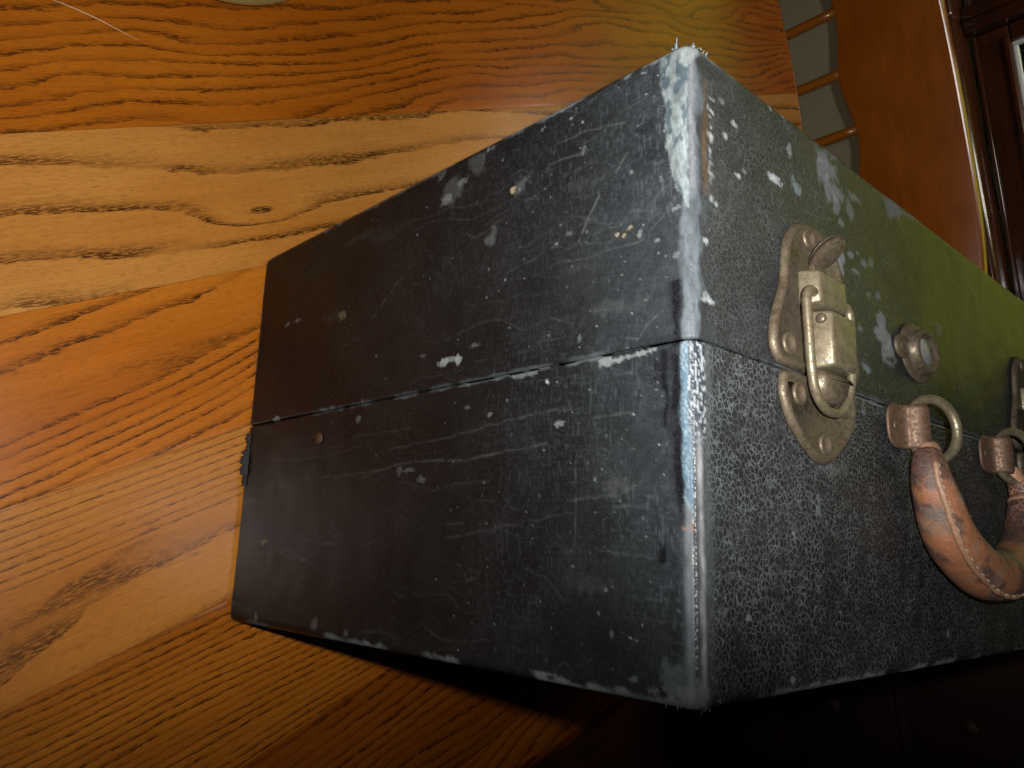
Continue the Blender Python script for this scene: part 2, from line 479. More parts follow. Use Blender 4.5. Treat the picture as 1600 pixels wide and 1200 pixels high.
for bi in range(len(JO) - 1):
    q0, q1 = JO[bi] + .00008, JO[bi + 1] - .00008
    q0 = max(q0, TQ - TOPR + 1e-4); q1 = min(q1, TQ + TOPR - 1e-4)
    if q1 - q0 < .004: continue
    fn, mat = MB[KIND[bi]]
    near = bi in (3, 4, 5, 6, 7, 8)
    nq, nu = (44, 260) if near else (10, 60)
    qs = np.linspace(q0, q1, nq)
    half = np.sqrt(np.maximum(TOPR ** 2 - (qs - TQ) ** 2, 0))
    tt = np.linspace(-1, 1, nu)
    U = TU + half[:, None] * tt[None, :]; Q = np.repeat(qs[:, None], nu, 1)
    Zt = np.zeros_like(U)
    Zt[0, :] -= .00008; Zt[-1, :] -= .00008           # eased edges at the glue joints
    n = nq * nu
    verts = np.concatenate([np.stack([U, Q, Zt], -1).reshape(-1, 3), np.stack([U, Q, Zt * 0 - .024], -1).reshape(-1, 3)])
    F = []
    for i in range(nq - 1):
        for j in range(nu - 1):
            a = i * nu + j; F.append((a, a + 1, a + nu + 1, a + nu))
    loop = [j for j in range(nu)] + [i * nu + nu - 1 for i in range(1, nq)] + [(nq - 1) * nu + j for j in range(nu - 2, -1, -1)] + [i * nu for i in range(nq - 2, 0, -1)]
    for k in range(len(loop)):
        a, b = loop[k], loop[(k + 1) % len(loop)]
        F.append((a, a + n, b + n, b))
    F.append(tuple(x + n for x in loop))
    o = mesh_obj('board', verts, F, mat, table, smooth=False)
    me = o.data
    ring = fn(U, Q).reshape(-1)
    at = me.attributes.new('ring', 'FLOAT', 'POINT')
    at.data.foreach_set('value', np.concatenate([ring, ring]).astype(np.float32))

# rounded rim moulding in eight bent segments' worth of one ring
prof = [(TOPR + .00012, -.024), (TOPR + .00012, -.0004), (TOPR + .0012, 0.0), (TOPR + .004, -.0004), (TOPR + .0075, -.0022), (TOPR + .0095, -.0055), (TOPR + .010, -.010), (TOPR + .0085, -.017), (TOPR + .004, -.0225), (TOPR + .0015, -.0245)]
V, F = [], []; seg = 240
for r, z in prof:
    for k in range(seg):
        a = 2 * math.pi * k / seg
        V.append((TU + r * math.cos(a), TQ + r * math.sin(a), z))
NP = len(prof)
for i in range(NP):
    for k in range(seg):
        i2 = (i + 1) % NP; k2 = (k + 1) % seg
        F.append((i * seg + k, i * seg + k2, i2 * seg + k2, i2 * seg + k))
rim = mesh_obj('edge_moulding', V, F, MB['F'][1], table)
at = rim.data.attributes.new('ring', 'FLOAT', 'POINT')
co = np.array(V); at.data.foreach_set('value', ring_G(co[:, 0], co[:, 1]).astype(np.float32))
M_PED = wood('table_pedestal_wood', (.30, .10, .015), (.40, .15, .025), .3, (14, 14, 50))
V, F = lathe([(.001, -.73), (.085, -.73), (.09, -.68), (.06, -.60), (.05, -.45), (.075, -.30), (.055, -.16), (.09, -.08), (.22, -.055), (.22, -.026), (.001, -.026)], 32, origin=(TU, TQ, 0))
mesh_obj('pedestal', V, F, M_PED, table)
for k in range(4):
    a = math.pi / 4 + k * math.pi / 2
    d = Vector((math.cos(a), math.sin(a), 0)); b = Vector((TU, TQ, 0))
    path = catmull([b + d * .05 + Vector((0, 0, -.62)), b + d * .16 + Vector((0, 0, -.64)), b + d * .27 + Vector((0, 0, -.70)), b + d * .34 + Vector((0, 0, -.727))], 5)
    V, F = tube(path, [.030 - .008 * i / len(path) for i in range(len(path))], 10)
    V = [(v.x, v.y, max(v.z, FLOOR_Z + .0005)) for v in V]
    mesh_obj('foot', V, F, M_PED, table)

# pale sliver standing in for a bright reflection on the varnish
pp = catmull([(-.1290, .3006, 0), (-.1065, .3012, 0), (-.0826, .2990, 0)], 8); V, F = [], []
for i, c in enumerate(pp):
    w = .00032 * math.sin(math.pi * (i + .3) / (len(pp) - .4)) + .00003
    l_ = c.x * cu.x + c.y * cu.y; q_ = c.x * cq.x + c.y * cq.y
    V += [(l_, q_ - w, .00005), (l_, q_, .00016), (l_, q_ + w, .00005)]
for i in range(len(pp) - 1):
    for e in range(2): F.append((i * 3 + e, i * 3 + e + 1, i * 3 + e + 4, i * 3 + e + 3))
mesh_obj('glint_streak', V, F, plain('painted_glint', (.55, .36, .20), .3), table)

# ------------------------------------------------------------------ low dark sideboard by the wall
M_SIDE = wood('dark_cherry_wood', (.020, .004, .0025), (.045, .008, .004), .75, (30, 4, 30))
sb = empty('sideboard', tuple(Matrix.Translation(WALL_O) @ Matrix.Rotation(WALL_A, 4, 'Z') @ Vector((-.02, -1.45, FLOOR_Z))), WALL_A)
tag(sb, 'dark cherry wood sideboard with drawers standing by the wall in the shade', 'sideboard')
box_obj('carcass', (-.40, 0, -.52, .52, .06, .80), M_SIDE, sb, bev=.003)
box_obj('top_board', (-.42, .0, -.54, .54, .8005, .83), M_SIDE, sb, bev=.008, seg=3)
box_obj('plinth', (-.37, -.01, -.50, .50, .0005, .0595), M_SIDE, sb, bev=.002)
for row, (z0, z1) in enumerate(((.09, .30), (.32, .53), (.55, .77))):
    for y0, y1 in ((-.49, -.01), (.01, .49)):
        d = box_obj('drawer', (-.418, -.4005, y0, y1, z0, z1), M_SIDE, sb, bev=.005, seg=3)
        V, F = lathe([(.001, 0), (.008, 0), (.007, .010), (.014, .018), (.012, .026), (.001, .028)], 16)
        k_ = mesh_obj('knob', [(-z - .418, y + (y0 + y1) / 2, x + (z0 + z1) / 2) for x, y, z in V], [f[::-1] for f in F], M_SIDE, d)

# ------------------------------------------------------------------ brass dish on the table (only its rim reaches into the picture)
DC = (-0.0700, 0.4275)
dish = empty('brass_dish', (DC[0], DC[1], 0.0002))
tag(dish, 'round brass dish with rolled rim on the table top', 'dish')
V, F = lathe([(.001, 0), (.052, 0), (.058, .001), (.086, .006), (.0915, .0078), (.0935, .0098), (.0925, .0118), (.0895, .0120), (.0865, .0104), (.058, .0046), (.05, .0038), (.001, .0038)], 72)
mesh_obj('plate', V, F, M_DISH, dish)
V, F = lathe([(.001, .0042), (.034, .0042), (.042, .010), (.048, .03), (.050, .05), (.047, .05), (.044, .03), (.038, .012), (.001, .009)], 48)
t = NT('greenish_glass_cup'); t.b.inputs['Base Color'].default_value = (.75, .85, .68, 1); t.b.inputs['Roughness'].default_value = .08; t.b.inputs['Transmission Weight'].default_value = .85
cup = mesh_obj('candle_cup', V, F, t.mat, loc=(DC[0], DC[1], 0.0002))
tag(cup, 'small greenish glass candle cup standing in the brass dish', 'candle cup')

# ------------------------------------------------------------------ the chair
CHA = math.radians(17.0)
chair = empty('dining_chair', (0.78, 0.65, FLOOR_Z), CHA)     # local y along the chair back, x away from the table
tag(chair, 'orange wooden spindle back chair with wavy top rail, pushed up to the table', 'chair')
ZT = -FLOOR_Z
C0 = -0.048                                                    # centre of the back
def crest():
    top = [(y, ZT + .139 - .010 * abs((y - C0) / .26) ** 4) for y in np.linspace(-.262, .262, 34) + C0]
    bot = []
    for y in np.linspace(.258, -.258, 70) + C0:
        bot.append((y, ZT + .0085 + .0050 * math.cos((y - .095) * 2 * math.pi / .155) + .012 * abs((y - C0) / .26) ** 3))
    loop = [Vector(p) for p in top[::-1] + bot[::-1]]
    area = sum(loop[i - 1].x * loop[i].y - loop[i].x * loop[i - 1].y for i in range(len(loop)))
    if area < 0: loop.reverse()
    V, F = [], []; N = len(loop)
    lay = [(.006, 0.0), (.0018, .0012), (0.0, .0045), (0.0, .0185), (.002, .0215), (.006, .0225)]
    for ins, x in lay:
        for p in offset_loop(loop, ins):
            bow = .020 * ((p.x - C0) / .26) ** 2
            V.append((x - .0115 - bow, p.x, p.y))
    for i in range(len(lay) - 1):
        for k in range(N):
            k2 = (k + 1) % N; F.append((i * N + k, i * N + k2, (i + 1) * N + k2, (i + 1) * N + k))
    F.append(tuple(range(N))[::-1]); F.append(tuple((len(lay) - 1) * N + k for k in range(N)))
    return V, F
V, F = crest(); 
bm = bmesh.new(); me = bpy.data.meshes.new('tmp'); me.from_pydata([tuple(v) for v in V], [], F); bm.from_mesh(me); bpy.data.meshes.remove(me)
bm_obj('top_rail', bm, M_CHAIR, chair, sharp=40)
M_SPINDLE = wood('chair_spindle_wood', (.24, .065, .004), (.34, .11, .008), .3, (60, 60, 14), .3)
for y in (-.204, -.126, -.048, .030, .108):
    bow = .020 * ((y - C0) / .26) ** 2
    path = [Vector((-bow * (z > .6) * 1.0, y, z)) for z in np.linspace(ZT - .285, ZT + .018, 14)]
    path = [Vector((-bow * (i / 13), p.y, p.z)) for i, p in enumerate(path)]
    rad = [.0075 + .0025 * math.exp(-((i - 4) / 2.2) ** 2) - .0012 * (i / 13) for i in range(14)]
    V, F = tube(path, rad, 14, up=Vector((0, 1, 0)))
    mesh_obj('spindle', V, F, M_SPINDLE, chair)
for y in (C0 - .245, C0 + .245):
    bow = .0175
    path = [Vector((-bow * (i / 11), y, z)) for i, z in enumerate(np.linspace(ZT - .285, ZT + .03, 12))]
    V, F = tube(path, [.015 + .004 * math.sin(i * 1.1) ** 2 for i in range(12)], 14, up=Vector((0, 1, 0)))
    mesh_obj('back_post', V, F, M_SPINDLE, chair)
loop = [Vector(p) for p in [(-.40, C0 - .20), (-.42, C0), (-.40, C0 + .20), (-.2, C0 + .235), (.03, C0 + .25), (.045, C0), (.03, C0 - .25), (-.2, C0 - .235)]]
loop = [Vector((p.x, p.y)) for p in catmull([(a.x, a.y, 0) for a in loop], 6, True)][::-1]
if sum(loop[i - 1].x * loop[i].y - loop[i].x * loop[i - 1].y for i in range(len(loop))) < 0: loop.reverse()
V, F = plate(loop, [(.01, 0), (0, .008), (0, .022), (.004, .029), (.012, .032)], ZT - .31)
mesh_obj('seat', V, F, M_CHAIR, chair)
for sx, sy in ((-.36, -.17), (-.36, .17), (-.01, -.19), (-.01, .19)):
    path = [Vector((sx + (.02 if sx > -.1 else -.02) * k / 9, C0 + sy * (1 + .12 * k / 9), ZT - .31 - (ZT - .3105) * k / 9)) for k in range(10)]
    V, F = tube(path, [.014, .016, .020, .021, .018, .017, .019, .017, .014, .012], 12, up=Vector((0, 1, 0)))
    mesh_obj('leg', V, F, M_SPINDLE, chair)

BLOBS=[(-0.1172,0.1129,0.0033,0.0018,0,0.9),(-0.1124,0.1134,0.0056,0.001,0,0.7),(-0.1076,0.1124,0.002,0.0018,0,0.9),(-0.1311,0.1177,0.0018,0.0008,1,0.5),(-0.0987,0.1166,0.003,0.0008,1,0.5),(-0.0524,0.0821,0.0023,0.0011,1,0.8),(-0.0333,0.1001,0.0024,0.0015,1,0.9),(-0.0281,0.1002,0.0023,0.001,1,0.8),(-0.023,0.1004,0.0022,0.0006,1,0.8),(-0.0181,0.1008,0.0029,0.0008,1,0.9),(-0.0145,0.1012,0.0019,0.0006,1,0.8),(-0.0726,0.101,0.0029,0.0007,1,0.7),(-0.0668,0.1011,0.0029,0.0007,1,0.6),(-0.1007,0.1019,0.0019,0.0005,1,0.7),(-0.1264,0.0669,0.0033,0.0013,1,0.5),(-0.1419,0.0704,0.0018,0.0024,1,0.4),(-0.0875,0.0889,0.0014,0.0007,1,0.7),(-0.1008,0.0928,0.0015,0.0007,1,0.5),(-0.1764,0.0958,0.0021,0.0015,1,0.7),(-0.1742,0.1028,0.0011,0.0015,1,0.7),(-0.2081,0.1035,0.003,0.0009,1,0.8),(-0.2005,0.1036,0.0023,0.0009,1,0.7),(-0.2552,0.1035,0.0036,0.0014,0,0.8),(-0.2578,0.0406,0.0028,0.0013,0,0.7),(-0.2545,0.0415,0.0021,0.0009,3,0.7),(-0.2563,0.0043,0.0014,0.0027,0,0.7),(-0.1999,0.006,0.0027,0.0022,1,0.5),(-0.1741,0.0043,0.0015,0.0013,1,0.5),(-0.2416,-0.0049,0.0038,0.0009,1,0.3),(-0.0793,0.1742,0.0014,0.0011,3,0.9),(-0.0758,0.1746,0.0042,0.0032,1,0.35),(-0.0912,0.1586,0.0034,0.0032,1,0.35),(-0.1154,0.1857,0.0068,0.0058,1,0.3),(-0.1195,0.1835,0.0043,0.0024,0,0.4),(-0.1106,0.1878,0.0042,0.0015,0,0.35),(-0.1017,0.1932,0.0056,0.004,1,0.25),(-0.0953,0.197,0.0012,0.0011,0,0.6),(-0.0922,0.1967,0.0015,0.0008,1,0.6),(-0.1249,0.197,0.0027,0.0027,1,0.4),(-0.0438,0.1775,0.0009,0.0022,1,0.4),(-0.0054,0.1442,0.0014,0.0008,1,0.6),(-0.0056,0.1294,0.0014,0.0012,1,0.5),(-0.0284,0.1419,0.0008,0.0007,3,0.6),(-0.0558,0.1462,0.0009,0.0007,1,0.6),(-0.05,0.1484,0.0015,0.0009,1,0.4),(-0.0588,0.0973,0.0008,0.0009,0,1),(-0.0445,0.1101,0.0006,0.0015,2,0.6),(-0.0133,0.0953,0.0014,0.0016,4,0.8),(-0.014,0.0925,0.0009,0.001,4,0.8),(-0.018,0.1759,0.0026,0.0027,4,0.8),(-0.0141,0.1766,0.0015,0.0022,4,0.6),(-0.0606,0.2017,0.0065,0.0013,4,0.6),(-0.1973,0.148,0.0029,0.002,3,0.4),(-0.0193,0.1398,0.001,0.0017,0,0.3),(-0.0231,0.143,0.0008,0.0007,3,0.4),(-0.0257,0.1409,0.0008,0.0007,3,0.4),(-0.2522,0.1539,0.0022,0.0011,0,0.5),(-0.242,0.1544,0.0028,0.0011,0,0.5),(-0.1353,0.0709,0.0035,0.0008,1,0.5),(-0.0074,0.0088,0.0045,0.0043,2,0.6),(-0.0054,0.0041,0.0041,0.0016,2,0.7),(-0.0149,0.0036,0.0022,0.0008,1,0.6),(-0.0106,0.0051,0.0013,0.0007,1,0.6),(-0.0572,0.0031,0.0061,0.0005,1,0.7),(-0.0448,0.0007,0.0021,0.0005,1,0.7),(-0.0216,0.0058,0.0014,0.0009,2,0.6),(-0.0027,0.0487,0.0019,0.0012,5,0.9),(0.088,0.193,0.005,0.0039,1,0.55),(0.0906,0.1879,0.0084,0.0055,1,0.65),(0.0943,0.1819,0.0074,0.005,1,0.65),(0.0991,0.1764,0.004,0.0039,1,0.6),(0.1022,0.1704,0.0023,0.0022,1,0.6),(0.0971,0.1979,0.0046,0.0023,1,0.4),(0.1136,0.1851,0.0055,0.0017,1,0.55),(0.1105,0.178,0.003,0.004,1,0.45),(0.1549,0.1951,0.0089,0.0057,1,0.6),(0.173,0.1964,0.0039,0.0017,1,0.5),(0.1657,0.1962,0.0031,0.002,1,0.4),(0.0987,0.1535,0.0051,0.0043,1,0.85),(0.095,0.1546,0.0039,0.0032,1,0.7),(0.1331,0.1378,0.0052,0.0039,1,0.75),(0.1359,0.1316,0.0079,0.005,1,0.8),(0.1394,0.1255,0.006,0.0045,1,0.75),(0.1412,0.121,0.004,0.0014,1,0.6),(0.1184,0.1149,0.0036,0.0018,2,0.8),(0.0506,0.1699,0.0041,0.0017,0,0.9),(0.048,0.1699,0.0022,0.0012,0,0.6),(0.0666,0.172,0.0029,0.0023,2,0.7),(0.0644,0.1739,0.0019,0.0023,2,0.6),(0.0616,0.1854,0.0019,0.0023,1,0.7),(0.0248,0.1802,0.002,0.0012,0,0.6),(0.0195,0.1737,0.0015,0.0014,0,0.6),(0.1093,0.1592,0.0024,0.0017,1,0.6),(0.1208,0.1587,0.0031,0.0014,1,0.6),(0.1284,0.1614,0.0019,0.0017,1,0.6),(0.1131,0.153,0.003,0.0011,1,0.6),(0.1333,0.148,0.0026,0.0017,1,0.5),(0.1239,0.1462,0.0019,0.0011,1,0.5),(0.1154,0.1618,0.0018,0.0011,1,0.5),(0.2154,0.1907,0.0083,0.0064,4,0.9),(0.2235,0.188,0.0066,0.0036,4,0.9),(0.2141,0.1804,0.0036,0.0021,4,0.6),(0.199,0.148,0.0034,0.0029,1,0.4),(0.1141,0.1301,0.0024,0.0013,1,0.5),(0.0263,0.1625,0.0016,0.0009,0,0.7),(0.0304,0.1656,0.0016,0.0009,1,0.6),(0.0489,0.197,0.0014,0.0008,0,0.5),(0.017,0.1854,0.0015,0.0009,1,0.5),(0.0074,0.1342,0.0017,0.001,0,0.6),(0.0072,0.1162,0.0027,0.0016,0,0.5),(0.0092,0.1157,0.0021,0.0008,0,0.5),(0.1127,0.0976,0.0017,0.0035,2,0.4),(0.0724,0.0567,0.0023,0.0021,2,0.5),(0.0719,0.0609,0.0014,0.0017,2,0.4),(0.0543,0.0485,0.0008,0.0005,0,0.6),(0.0259,0.0237,0.0018,0.0009,0,0.5),(0.0503,0.0045,0.0016,0.0013,0,0.5),(0.1824,0.0127,0.0015,0.002,0,0.4),(0.0553,0.0013,0.0041,0.0007,1,0.5),(0.1511,0.0004,0.009,0.0007,0,0.6),(0.0835,0.0728,0.0127,0.0027,1,0.15)]
LINES=[([(-0.0136,0.1848),(-0.0185,0.1772),(-0.0232,0.171),(-0.0293,0.1641)],0.0004,0,0.55),([(-0.0362,0.1583),(-0.041,0.1516),(-0.0455,0.1441)],0.0004,0,0.7),([(-0.1398,0.1619),(-0.1508,0.1549)],0.0003,0,0.4),([(-0.1522,0.1546),(-0.1623,0.148),(-0.1703,0.1421)],0.0004,0,0.5),([(-0.0578,0.1847),(-0.0415,0.1844),(-0.0254,0.1806)],0.0005,1,0.5),([(-0.0599,0.1778),(-0.0535,0.1778),(-0.0443,0.1765)],0.0005,1,0.5),([(-0.1512,0.0802),(-0.1167,0.0818),(-0.0781,0.0857),(-0.0474,0.0869)],0.0005,1,0.55),([(-0.1695,0.0704),(-0.1387,0.0742),(-0.0984,0.0732),(-0.0587,0.076)],0.0005,1,0.6),([(-0.2058,0.0708),(-0.1489,0.0721)],0.0005,1,0.45),([(-0.0371,0.0831),(-0.0225,0.0833)],0.0006,1,0.5),([(-0.0484,0.0572),(-0.0273,0.058),(-0.0193,0.0616)],0.0006,1,0.5),([(-0.029,0.0548),(-0.021,0.0543)],0.0006,1,0.5),([(-0.0455,0.0663),(-0.045,0.0551),(-0.0452,0.0412)],0.0006,2,0.6),([(-0.1086,0.0445),(-0.0741,0.0492),(-0.0447,0.0531)],0.0005,1,0.4),([(-0.1964,0.0843),(-0.1754,0.0885),(-0.137,0.0879)],0.0005,1,0.35),([(-0.2593,0.0821),(-0.2194,0.0806),(-0.1746,0.0827)],0.0005,1,0.4),([(-0.0365,0.0414),(-0.017,0.0403)],0.0005,1,0.4),([(0.0007,0.1107),(0.0057,0.1123),(0.0104,0.113)],0.0005,4,0.9),([(0.0808,0.093),(0.0784,0.079),(0.0708,0.0587)],0.0006,2,0.25),([(0.0338,0.0355),(0.0493,0.0369)],0.0005,1,0.4),([(0.084,0.0551),(0.0847,0.04),(0.0838,0.023)],0.0005,2,0.3),([(0.0108,0.065),(0.0193,0.0652)],0.0006,0,0.35),([(0.0708,0.1649),(0.0939,0.1686)],0.0006,1,0.3)]
# ------------------------------------------------------------------ the black case
# standing on its back edge: handle side up. x = along the handle side, y = through the two halves
H = 0.2880; T = 0.200; L = 0.400; SEAM = 0.1026
case = empty('black_case', (0, 0, 0))
tag(case, 'worn black leatherette case standing on the table with brass latch and brown handle', 'case')

PAL = np.array([(.30, .32, .315), (.155, .165, .160), (.12, .148, .152), (.28, .21, .12), (.004, .004, .005), (.15, .06, .022)])

def axis_samples():
    """perimeter of the case in the x-z plane: x, z, nx, nz, s (arc length from the near top edge, left side negative)"""
    P = []
    r = .0045; rb = .004
    def arc(cx, cz, rr, a0, a1, n, s0, s1):
        for k in range(n + 1):
            a = math.radians(a0 + (a1 - a0) * k / n)
            P.append((cx + rr * math.cos(a), cz + rr * math.sin(a), math.cos(a), math.sin(a), s0 + (s1 - s0) * k / n))
    arc(rb, rb, rb, 262, 180, 8, -.2885, -.2840)
    for z in np.linspace(rb, H - r, 500)[1:-1]: P.append((0, z, -1, 0, z - H))
    arc(r, H - r, r, 180, 90, 14, -r, r)
    for x in np.linspace(r, .315, 540)[1:]: P.append((x, H, 0, 1, x))
    for x in np.linspace(.315, L - r, 30)[1:-1]: P.append((x, H, 0, 1, x))
    arc(L - r, H - r, r, 90, 0, 8, L - r, L + .005)
    for z in np.linspace(H - r, rb, 24)[1:-1]: P.append((L, z, 1, 0, L + .01 + H - z))
    arc(L - rb, rb, rb, 0, -90, 6, .70, .705)
    for x in np.linspace(L - rb, rb, 26)[1:-1]: P.append((x, 0, 0, -1, .71 + (L - x) * .3))
    return np.array(P)

PER = axis_samples(); NPER = len(PER)

def y_profile(outer, inner):
    """(y, inset) from the outer panel to the seam"""
    d = 1 if inner > outer else -1; R = .0038; e = .0009
    pr = [(outer + d * R * (1 - math.cos(a)), R * (1 - math.sin(a))) for a in np.linspace(0, math.pi / 2, 8)]
    ys = np.linspace(outer + d * R, inner - d * e, 178)[1:-1]
    pr += [(y, 0.0) for y in ys]
    pr += [(inner - d * e * (1 - math.sin(a)), e * (1 - math.cos(a))) for a in np.linspace(0, math.pi / 2, 4)]
    pr += [(inner, .003)]
    return np.array(pr)

def paint(S, Y):
    """colour (N,M,4) and height (N,M) of the covering at perimeter position S and depth Y; S<0 is the end face, S>0 the handle side"""
    left = S < 0
    col = np.zeros(S.shape + (3,)); hgt = np.zeros(S.shape)
    n1 = fbm(S * 60, Y * 60, 101, 4); n2 = fbm(S * 500, Y * 500, 111, 3); n3 = fbm(S * 14, Y * 14, 121, 3)
    thread = vnoise(S * 420, Y * 2600, 131); thread2 = vnoise(S * 2600, Y * 420, 133)
    base = .0050 + .011 * (n1 - .35) * (n2 - .1) + .005 * (n3 - .5)
    base = np.clip(base * np.where(left, 1, 1.65), .004, .06)  # handle side's base colour lifted to make up for weak grazing flash
    edge = np.abs(S)                                    # distance from the near top edge
    bluish = np.exp(-np.maximum(edge - .004, 0) / .045)
    col[...] = base[..., None] * np.array([1.0, 1.0, 1.03])
    # rubbed, bluish-grey towards the near top edge
    rub = np.where(left, np.exp(-edge / .055), np.exp(-edge / .04) * .6) * (.35 + .9 * n1)
    rubc = np.array([.017, .0215, .024])
    col += (rub * (.35 + .65 * n2) * .9)[..., None] * rubc
    # woven threads showing on the end face
    wv = np.where(left, sstep(.70, .92, thread) * .5 + sstep(.66, .9, thread2) * .75, 0) * sstep(.32, .62, fbm(S * 26, Y * 26, 141, 3))
    col += (wv * (.007 + .017 * np.exp(-edge / .06)))[..., None] * np.array([.85, 1.0, 1.08])
    # covering gets warmer and darker towards the low end
    warm = sstep(-.15, -.285, S) * np.where(left, 1, 0)
    col = col * (1 - .35 * warm[..., None]) + (warm * .001)[..., None] * np.array([1.4, .8, .4])
    # fine long creases
    rg = np.random.default_rng(5)
    def stroke(pts, w, c, al, fuzz=.5):
        nonlocal col, hgt
        pts = np.array(pts)
        s0, s1 = pts[:, 0].min() - .003, pts[:, 0].max() + .003; y0, y1 = pts[:, 1].min() - .003, pts[:, 1].max() + .003
        i = np.where((S[:, 0] > s0) & (S[:, 0] < s1))[0]; j = np.where((Y[0] > y0) & (Y[0] < y1))[0]
        if len(i) == 0 or len(j) == 0: return
        sl = np.ix_(i, j); s, y = S[sl], Y[sl]
        wob = (fbm(s * 180, y * 180, int(abs(pts[0, 0]) * 9999) + 7, 2) - .5) * .0016
        best = np.full(s.shape, 1.0); tpos = np.zeros(s.shape)
        for a, b in zip(pts[:-1], pts[1:]):
            d = b - a; l2 = (d @ d) + 1e-12
            t = np.clip(((s - a[0]) * d[0] + (y - a[1]) * d[1]) / l2, 0, 1)
            dist = np.hypot(s - a[0] - t * d[0] + wob * .5, y - a[1] - t * d[1] + wob)
            best = np.minimum(best, dist)
        mk = np.exp(-(best / w) ** 2) * al * (1 - fuzz + fuzz * 1.6 * fbm(s * 420, y * 420, 177, 2))
        mk = np.clip(mk, 0, 1)[..., None]
        col[sl] = col[sl] * (1 - mk) + c * mk
        hgt[sl] -= mk[..., 0] * .00006
    for k in range(120):
        yb = rg.random() ** 1.25 * .2; s0 = -rg.random() * .285; ln = .012 + rg.random() ** 2 * .07
        pts = [(s0 + ln * q, yb + .0035 * math.sin(q * rg.uniform(1, 4) + k) + ln * q * rg.normal(.02, .06)) for q in np.linspace(0, 1, 7)]
        stroke([p for p in pts if p[0] < -.004] or [(-.1, .05), (-.11, .05)], rg.uniform(.00022, .00036), PAL[1] * rg.uniform(.4, .8), rg.uniform(.05, .20), 1.0)
    for pts, w, c, al in LINES: stroke(pts, w * .7, PAL[c] * .7, al * .42, .95)
    def blob(s0, y0, rs, ry, c, al, soft=.35, rough=1.7, ang=0.0):
        nonlocal col, hgt
        i = np.where(np.abs(S[:, 0] - s0) < rs * 2.2 + .001)[0]; j = np.where(np.abs(Y[0] - y0) < ry * 2.2 + .001)[0]
        if len(i) == 0 or len(j) == 0: return
        sl = np.ix_(i, j); s, y = S[sl], Y[sl]
        k = 1.1 / max(min(rs, ry), .0007)
        d = np.hypot((s - s0) / rs, (y - y0) / ry) + rough * (fbm(s * k, y * k, int(abs(s0 * 7e4 + y0 * 3e4)) % 9000, 3) - .5)
        mk = (1 - sstep(1 - soft, 1 + soft * .6, d)) * al
        mk = mk * (.62 + .6 * fbm(s * 900, y * 900, 313, 2)); mk = np.clip(mk, 0, 1)
        col[sl] = col[sl] * (1 - mk[..., None]) + c * mk[..., None]
        hgt[sl] += (mk * (.00010 if c.mean() > .1 else -.00005))
    for s0, y0, rs, ry, c, al in BLOBS: blob(s0, y0, rs, ry, PAL[c] * ((.72 if s0 < 0 else .85) if c < 3 else 1), al * (1 if s0 < 0 else .85))
    # specks and small scuffs, denser towards the near edge
    for k in range(600):
        s0 = -abs(rg.exponential(.10)) if k % 3 else rg.random() ** 1.3 * .30; y0 = rg.random() * .2
        if s0 < -.285: s0 = -.285 * rg.random()
        r_ = .00019 + rg.exponential(.00009); blob(s0, y0, r_ * rg.uniform(.8, 2.0), r_ * rg.uniform(.8, 1.6), PAL[0 if k % 4 else 1] * rg.uniform(.35, .8), rg.uniform(.2, .8) ** 1.3, .6, .7)
    for k in range(30):      # soft dusty scuffs
        s0 = -rg.random() * .28 if k % 2 else rg.random() * .3; y0 = rg.random() * .2
        blob(s0, y0, rg.uniform(.003, .014), rg.uniform(.0008, .0028), PAL[1] * .4, rg.uniform(.10, .30), .9, 2.6)
    # worn edges --------------------------------------------------------
    ne = fbm(S * 240, Y * 150, 201, 4); nl = fbm(S * 0 + 3, Y * 70, 207, 3); nf = fbm(S * 1500, Y * 700, 209, 2)
    lid = Y > SEAM
    def lay(mask, c, h=0.0):
        nonlocal col, hgt
        mk = np.clip(mask, 0, 1)
        col = col * (1 - mk[..., None]) + np.array(c) * (.75 + .5 * nf)[..., None] * mk[..., None]
        hgt = hgt + mk * h
    # lid: bluish grey rubbed edge all along, broad torn band in the outer third
    lay(np.where(lid, 1 - sstep(.0022, .0042, np.where(left, edge * 1.0, edge * .72) + (ne - .5) * .007), 0) * (.25 + 1.1 * fbm(S * 420, Y * 160, 233, 3)), (.050, .058, .063))
    ty = np.array([.1435, .1517, .1560, .1643, .1691, .1760, .1843, .2000]); tw = np.array([0, .0058, .0070, .0086, .0096, .0088, .0104, .0112])
    wband = np.interp(Y, ty, tw, left=0)
    tband = np.where(left & (Y > .1435), 1 - sstep(-.0006, .0006, edge - wband + (ne - .5) * .0042 + (nl - .5) * .002), 0)
    lay(tband * (.72 + .5 * (nf - .5)) * (.45 + .8 * fbm(S * 260, Y * 120, 235, 3)), (.122, .142, .141), .00015)
    lay(tband * sstep(.50, .62, fbm(S * 520, Y * 240, 231, 3)) * .8, (.022, .034, .042))
    lay(np.where(lid & (Y > .15), np.exp(-(((S - .0012) + (ne - .5) * .002) / .0011) ** 2), 0) * .45, (.12, .116, .12))
    # brown strip and pale dots on the handle side of that corner
    bs = np.where((S > .0045) & (Y > .150) & (Y < .189), np.exp(-((S - .0078 + (ne - .5) * .003) / .0016) ** 2), 0)
    lay(bs * .75 * (.3 + ne), (.060, .033, .014))
    for k in range(26):
        blob(.0108 + rg.normal(0, .0009), .148 + .038 * rg.random() ** 1.2, rg.uniform(.0004, .0012), rg.uniform(.0003, .0011), PAL[0] * rg.uniform(.4, .8), rg.uniform(.4, .8), .6, 1.6)
    # base: white worn fold on the handle side, woven blue strip on the end side
    wl = np.where(~lid, np.exp(-((S - .0028 + (nl - .5) * .0018) / .0013) ** 2), 0) * sstep(.098, .070, Y + (ne - .5) * .03)
